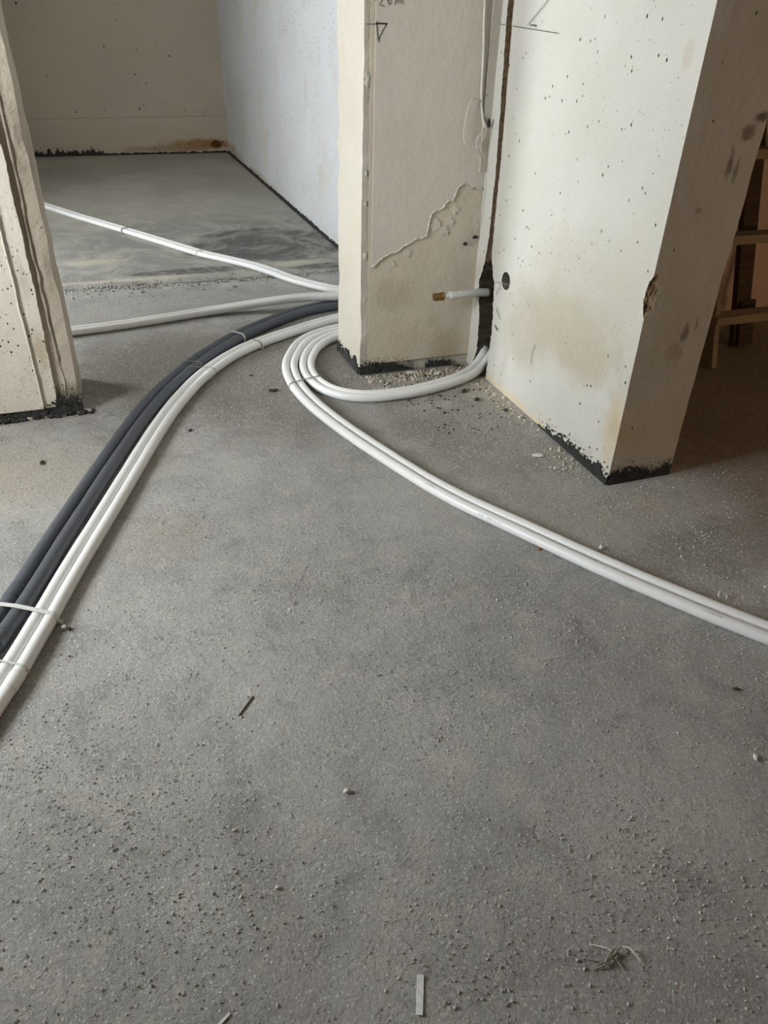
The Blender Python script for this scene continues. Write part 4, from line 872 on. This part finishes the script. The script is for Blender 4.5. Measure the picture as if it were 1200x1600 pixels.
tie(['A1', 'A2'], 'A2', (0.585, 3.66, 0.02), 0.011, 0.0018, M_tie, 'white cable tie round the two dark pipes near the coil')
tie(['B1', 'B2'], 'B2', (0.655, 3.55, 0.02), 0.010, 0.0018, M_tie_grey, 'grey cable tie with a knotted end round the two white pipes near the coil', head=0.012)
tie(['A1', 'A2'], 'A2', (0.315, 3.35, 0.02), 0.005, 0.0022, M_wire, 'thin wire tie round the dark pipes, upper of two side by side', skew=0.35)
tie(['A2', 'B1', 'B2'], 'A2', (0.285, 3.30, 0.02), 0.004, 0.0018, M_wire, 'thin wire tie over dark and white pipes, lower of two side by side', skew=0.35)
tie(['A1', 'A2', 'B1', 'B2'], 'B2', (-0.297, 1.725, 0.02), 0.014, 0.002, M_tie, 'broad white cable tie round dark and white pipes at the left edge', head=0.011, skew=-0.15)
tie(['A1', 'A2', 'B1', 'B2'], 'B2', (-0.363, 1.545, 0.02), 0.005, 0.002, M_tie, 'narrow white tie lowest on the bundle at the left edge', skew=-0.1)
tie(['E1', 'E2', 'E3', 'E4'], 'E2', (0.735, 3.02, 0.02), 0.009, 0.0022, M_tie_grey, 'grey cable tie gathering the four coiled pipes', skew=0.3)
tie(['D1', 'D2'], 'D2', (0.209, 6.05, 0.02), 0.012, 0.003, M_tie_grey, 'grey cable tie round the back room pipes, nearer the pier', head=0.014)
tie(['D1', 'D2'], 'D2', (0.64, 5.30, 0.02), 0.010, 0.002, M_tie, 'white cable tie round the back room pipes, nearer the column')

# sleeve joints on the pipes
for key, p, r, m in (('A2', (-0.405, 1.665, 0.02), R_D, M_pipe_dark), ('A1', (-0.40, 1.86, 0.02), R_D, M_pipe_dark), ('B2', (-0.37, 1.50, 0.02), R_W, M_pipe), ('D1', (1.02, 4.72, 0.02), R_W, M_pipe), ('B2', (0.37, 3.25, 0.02), R_W, M_pipe), ('A1', (0.32, 3.47, 0.02), R_D, M_pipe_dark)):
    c, t = station(key, p)
    S = DENSE[key]
    i = min(range(len(S)), key=lambda q: (S[q] - c).length)
    seg = [S[q] for q in range(max(0, i - 4), min(len(S), i + 5), 2)]
    obj('sleeve_joint', tube_mesh('sleeve_joint', seg, r + 0.0016, m, 18, 0.006), None, pipe_objs[key])

# printed marks on the front pipe
M_print = simple('grey_green_print', (0.22, 0.27, 0.22), 0.6, 0, 0.2, 80.0)
rp = random.Random(12)
for base_p, cnt in (((0.945, 2.052, 0.0), 7), ((1.05, 1.83, 0.0), 14), ((1.435, 1.18, 0.0), 9)):
    for q in range(cnt):
        if rp.random() < 0.25: continue
        c, t = station('E1', (base_p[0] + 0.0055 * q * 0.55, base_p[1] - 0.0055 * q, 0.018))
        u = Vector((0, 0, 1)).cross(t).normalized()
        ang = math.radians(62 if cnt != 14 else 28)
        side = -1 if u.dot(Vector((-0.5, -0.8, 0))) < 0 else 1
        nrm = (u * side * math.cos(ang) + Vector((0, 0, 1)) * math.sin(ang)).normalized()
        a = c + nrm * (R_W * 1.012)
        w = nrm.cross(t).normalized()
        h = rp.uniform(0.0012, 0.0026)
        ribbon(pipe_objs['E1'], [a - w * h + t * rp.uniform(-0.001, 0.001), a + w * h], 0.0012 + rp.random() * 0.001, nrm, M_print, 'printed_mark')

# ------------------------------------------------------------------ ladder and plank in the dark corner
LEAN = math.atan(0.27)
lad = empty('wooden_ladder', (2.70, 2.655, 0)); lad.rotation_euler = (-LEAN, 0, 0)
tag(lad, 'weathered wooden ladder leaning in the dark corner behind the wall stub', 'ladder')
for x in (0.0, 0.62):
    obj('stile', box_mesh('stile', (x, 0.0, 0.012), (x + 0.03, 0.10, 2.0), M_wood, 0.003), None, lad)
for i, s in enumerate((0.245, 0.605, 0.965, 1.325, 1.685)):
    rg = obj('rung', box_mesh('rung', (-0.02, -0.035, -0.02), (0.67, 0.05, 0.02), M_wood, 0.003), None, lad)
    rg.location = (0, 0.0, s)
    rg.rotation_euler = (LEAN, 0, 0)
plank = empty('timber_plank', (3.075, 2.88, 0)); plank.rotation_euler = (-0.2, -0.07, 0)
tag(plank, 'dark timber plank leaning against the wall behind the ladder', 'plank')
obj('board', box_mesh('board', (-0.045, 0, 0.01), (0.045, 0.035, 1.9), M_wood_dark, 0.003), None, plank)
obj('batten', box_mesh('batten', (-0.03, -0.02, 0.01), (0.06, 0.0, 0.24), M_wood_dark, 0.003), None, plank)

# ------------------------------------------------------------------ added warm fill lamp, out of view, brightening stub end and ladder corner
lamp = empty('added_fill_lamp', (3.5, 0.0, 0)); tag(lamp, 'added warm fill lamp on a tripod stand, out of view', 'lamp')
for a in (90, 210, 330):
    ca, sa = math.cos(math.radians(a)), math.sin(math.radians(a))
    obj('leg', tube_mesh('leg', [(0.26 * ca, 0.26 * sa, 0.008), (0.13 * ca, 0.13 * sa, 0.17), (0, 0, 0.34)], 0.008, M_tar, 8, 0.05), None, lamp)
obj('pole', tube_mesh('pole', [(0, 0, 0.3), (0, 0, 0.6), (0, 0, 0.86)], 0.011, M_tar, 10, 0.1), None, lamp)
obj('housing', box_mesh('housing', (-0.1, -0.06, 0.86), (0.1, 0.0, 1.02), M_tar, 0.01), None, lamp)
gm = NT('fill_lamp_glass')
gm.b.inputs['Emission Color'].default_value = (1.0, 0.66, 0.38, 1.0)
gm.b.inputs['Emission Strength'].default_value = 4.0
obj('glass', box_mesh('glass', (-0.085, 0.0, 0.875), (0.085, 0.012, 1.005), gm.done((0.9, 0.8, 0.6), 0.3), 0.004), None, lamp)
bl = bpy.data.lights.new('fill_lamp_light', 'POINT')
bl.energy = 23.0; bl.color = (1.0, 0.66, 0.38); bl.shadow_soft_size = 0.08
blo = bpy.data.objects.new('fill_lamp_light', bl); C.objects.link(blo); blo.parent = lamp; blo.location = (0, 0.1, 0.94)

# ------------------------------------------------------------------ debris
def bit(name, label, cat, me, loc, rz=0.0, group=None):
    o = obj(name, me)
    o.location = loc; o.rotation_euler = (0, 0, rz)
    return tag(o, label, cat, group)

def sliver_mesh(name, l, w, h, mat, bend=0.0):
    xs = [-0.5, -0.25, 0, 0.25, 0.5]
    verts, faces = [], []
    for x in xs:
        k = bend * (x * x * 4 - 0.3)
        ww = w * (1.0 - 0.15 * abs(x))
        for s in (-0.5, 0.5):
            verts += [(x * l, s * ww, 0.0003 + max(0, k)), (x * l, s * ww, h + max(0, k))]
    for i in range(4):
        a, b = i * 4, i * 4 + 4
        faces += [(a + 1, b + 1, b + 3, a + 3), (a, a + 2, b + 2, b), (a, b, b + 1, a + 1), (a + 2, a + 3, b + 3, b + 2)]
    faces += [(0, 1, 3, 2), (16, 18, 19, 17)]
    return mesh(name, verts, faces, mat)

bit('wood_splinter', 'thin dark wooden splinter alone on the open floor', 'splinter', sliver_mesh('wood_splinter', 0.066, 0.0026, 0.003, M_brownbit), (0.145, 1.268, 0), math.radians(48))
bit('plastic_strip', 'short flat white plastic strip at the bottom of the picture', 'strip', sliver_mesh('plastic_strip', 0.064, 0.0125, 0.0016, M_plastic, 0.002), (0.301, 0.537, 0), math.radians(66))
bit('plastic_strip', 'white strip cut off by the bottom edge, left of the flat strip', 'strip', sliver_mesh('plastic_strip', 0.05, 0.005, 0.002, M_plastic), (-0.033, 0.603, 0), math.radians(30))
bit('plaster_pebble', 'lone white pebble in the middle of the near floor', 'pebble', stone_mesh('plaster_pebble', 0.006, M_white, 1.0, 0.9, 2), (0.302, 0.961, 0))
bit('plaster_pebble', 'tiny white pebble left of the lone white pebble', 'pebble', stone_mesh('plaster_pebble', 0.0038, M_white, 2.0, 0.9, 1), (0.057, 0.948, 0))
bit('plaster_pebble', 'tiny white double crumb below the lone white pebble', 'pebble', stone_mesh('plaster_pebble', 0.004, M_white, 3.0, 0.8, 1, (1.4, 0.8)), (0.113, 0.801, 0))
bit('plaster_pebble', 'pale pebble beside the white tie at the left edge', 'pebble', stone_mesh('plaster_pebble', 0.007, M_white, 4.0, 0.8, 2), (-0.266, 1.690, 0))
bit('debris_crumb', 'dark crumb next to the pale pebble by the white tie', 'debris', stone_mesh('debris_crumb', 0.006, M_darkbit, 4.4, 0.7, 1), (-0.252, 1.682, 0))
bit('debris_crumb', 'small dark red crumb on the floor near the left pipes', 'debris', stone_mesh('debris_crumb', 0.004, M_red, 5.0, 0.6, 1), (-0.253, 1.575, 0))
bit('plaster_flake', 'flat white plaster flake in front of the wall stub', 'flake', stone_mesh('plaster_flake', 0.017, M_white, 6.0, 0.12, 2, (1.4, 0.8)), (1.453, 2.158, 0), -0.3)
for i, (x, y, s) in enumerate(((1.45, 2.057, 0.005), (1.462, 2.045, 0.006), (1.49, 2.03, 0.005), (1.41, 2.09, 0.004))):
    bit('plaster_crumb', ('little white crumb by the stub corner, middle of the sprinkle', 'largest white crumb in the sprinkle by the tarred stub corner', 'white crumb closest to the tarred stub corner', 'smallest white crumb, farthest left of the sprinkle by the stub')[i], 'crumb', stone_mesh('plaster_crumb', s, M_white, 7.0 + i, 0.8, 1), (x, y, 0), i, 'white crumbs by the stub')
bit('rust_flake', 'rust orange flake in front of the long white pipes', 'flake', stone_mesh('rust_flake', 0.008, M_orange, 8.0, 0.25, 1, (1.4, 0.7)), (1.152, 1.617, 0), 0.3)
bit('stone', 'small pale stone just behind the long white pipes', 'pebble', stone_mesh('stone', 0.008, M_white, 9.0, 0.8, 2), (1.340, 1.556, 0))
bit('stone', 'small dark stone between stub and right edge behind the long pipes', 'pebble', stone_mesh('stone', 0.007, M_stone, 9.7, 0.8, 2), (1.705, 1.231, 0))
bit('stone', 'shiny pale chip near the right edge below the long pipes', 'pebble', stone_mesh('stone', 0.007, M_white, 10.4, 0.5, 2, (0.7, 1.4)), (1.221, 0.746, 0), -0.5)
bit('plastic_sliver', 'thin white sliver on the floor below the long pipes', 'sliver', sliver_mesh('plastic_sliver', 0.045, 0.002, 0.0015, M_white), (0.939, 1.178, 0), math.radians(-8))
bit('leaf_scrap', 'small brown scrap near the right edge below the long pipes', 'debris', stone_mesh('leaf_scrap', 0.010, M_brownbit, 11.0, 0.3, 1, (1.2, 0.6)), (1.329, 0.931, 0), -0.4)
ring_pts = [(0.014 * math.cos(a), 0.011 * math.sin(a), 0.0105 + 0.008 * math.sin(a)) for a in [math.radians(d) for d in range(-60, 215, 25)]]
bit('plastic_ring', 'curled offcut ring leaning behind the long white pipes', 'offcut', tube_mesh('plastic_ring', ring_pts, 0.0018, M_plastic, 6, 0.004), (1.545, 1.235, 0))
for (x, y, s, m, lab) in ((1.428, 2.779, 0.017, M_darkbit, 'larger dark chip beside the coil end under the groove'), (1.446, 2.683, 0.015, M_darkbit, 'dark flat chip farther from the groove end of the coil'),
                          (1.519, 3.055, 0.02, M_brownbit, 'brown chunk at the foot of column near the groove'), (1.388, 2.993, 0.02, M_white, 'pale flat flake between coil and column'),
                          (1.268, 3.043, 0.017, M_white, 'pale chunk at the foot of column near its tarred corner'), (0.611, 3.025, 0.02, M_darkbit, 'dark scrap left of the coil tie'),
                          (-0.336, 2.644, 0.013, M_darkbit, 'dark crumb on the dusty floor below the pier'), (0.211, 2.749, 0.011, M_darkbit, 'dark crumb right of the curving bundle'), (1.52, 2.55, 0.012, M_darkbit, 'dark crumb at the foot of the stub wall'),
                          (0.55, 3.22, 0.009, M_darkbit, 'dark speck between bundle and coil')):
    bit('debris_chip', lab, 'debris', stone_mesh('debris_chip', s * 0.9, m, x * 7 + y, 0.25, 2, (1.2, 0.7), 0.95, 2.3), (x, y, 0), x * 5)

# clump of fibre
fl = empty('fibre_clump', (0.655, 0.478, 0)); tag(fl, 'matted clump of pale fibre on the near floor', 'fibre')
for i, pts in enumerate(([(-0.05, 0.0, 0.003), (-0.03, -0.002, 0.008), (-0.01, 0.0, 0.006), (0.012, 0.008, 0.01), (0.022, 0.012, 0.004)],
                         [(-0.03, 0.035, 0.003), (-0.012, 0.022, 0.006), (0.0, 0.012, 0.005), (-0.003, 0.004, 0.006), (-0.02, 0.0, 0.005)],
                         [(0.020, 0.012, 0.004), (0.032, 0.004, 0.009), (0.038, -0.012, 0.006), (0.042, -0.026, 0.003)],
                         [(-0.055, 0.02, 0.002), (-0.045, 0.012, 0.004), (-0.03, 0.003, 0.006), (-0.012, -0.002, 0.008), (0.01, 0.004, 0.005)],
                         [(-0.048, -0.004, 0.002), (-0.028, -0.006, 0.006), (-0.012, 0.004, 0.01), (0.008, 0.012, 0.007)],
                         [(-0.005, 0.0, 0.004), (0.002, -0.012, 0.003), (0.004, -0.022, 0.002)])):
    obj('strand', tube_mesh('strand', pts, lambda t: 0.0022 * (1 - 0.6 * abs(t - 0.5) * 2), M_white if i in (1, 2) else M_fluff, 6, 0.004), None, fl)

# grit lying everywhere
def grit(name, count, region, rmin, rmax, mat, label, seed, dens=None):
    rg = random.Random(seed)
    verts, faces = [], []
    n = 0
    while n < count:
        x, y = rg.uniform(region[0], region[1]), rg.uniform(region[2], region[3])
        if dens and rg.random() > dens(x, y): continue
        if x > 1.57 and y > 1.87 and x < 1.9: continue
        if 3.06 < y < 3.5 and (x > 1.02 or x < -0.17): continue
        r = rmin * (rmax / rmin) ** (rg.random() ** 2.6)
        b = len(verts)
        a0 = rg.uniform(0, 6.28)
        for k in range(4):
            a = a0 + k * 1.571 + rg.uniform(-0.4, 0.4)
            q = r * rg.uniform(0.7, 1.3)
            verts.append((x + q * math.cos(a), y + q * math.sin(a), r * rg.uniform(0.1, 0.5)))
        verts.append((x + r * rg.uniform(-0.4, 0.4), y + r * rg.uniform(-0.4, 0.4), r * rg.uniform(0.9, 1.5)))
        for k in range(4): verts.append((verts[b + k][0], verts[b + k][1], -0.002))
        for k in range(4):
            k2 = (k + 1) % 4
            faces += [(b + k, b + k2, b + 4), (b + 5 + k, b + 5 + k2, b + k2, b + k)]
        n += 1
    o = obj(name, mesh(name, verts, faces, mat))
    return tag(o, label, 'grit', None, 'stuff')

patchy = lambda x, y: 0.25 + 0.75 * max(0.0, min(1.0, 0.5 + 1.6 * nz((x, y, 0), 2.2, 5.0)))
grit('sandy_grit', 34000, (-0.75, 2.1, 0.15, 3.2), 0.0008, 0.0034, M_stone, 'fine grey grit scattered over the concrete floor', 21, patchy)
grit('pale_grit', 3600, (-0.75, 2.1, 0.15, 3.2), 0.0007, 0.0026, M_white, 'fine white plaster crumbs scattered over the floor', 22, patchy)
rubble_d = lambda x, y: max(0.0, 1 - abs(y - 3.02) / 0.12) if x < 1.5 else max(0.0, 1 - abs(x - 1.55) / 0.12) * (0.4 + 0.6 * (y > 2.4))
grit('corner_rubble', 900, (1.05, 1.62, 1.95, 3.1), 0.0012, 0.008, M_skin_low, 'tan rubble crumbs along the foot of column and stub', 23, rubble_d)
grit('dark_crumbs', 260, (1.1, 1.6, 2.4, 3.1), 0.0015, 0.007, M_darkbit, 'dark crumbs fallen out of the groove', 24)
grit('threshold_crumbs', 1800, (-0.3, 1.55, 4.5, 4.95), 0.002, 0.013, M_back_floor, 'crumbs along the broken edge of the back room floor', 25, lambda x, y: (y < 5) * max(0.04, 1 - abs(y - 4.74) / 0.1))
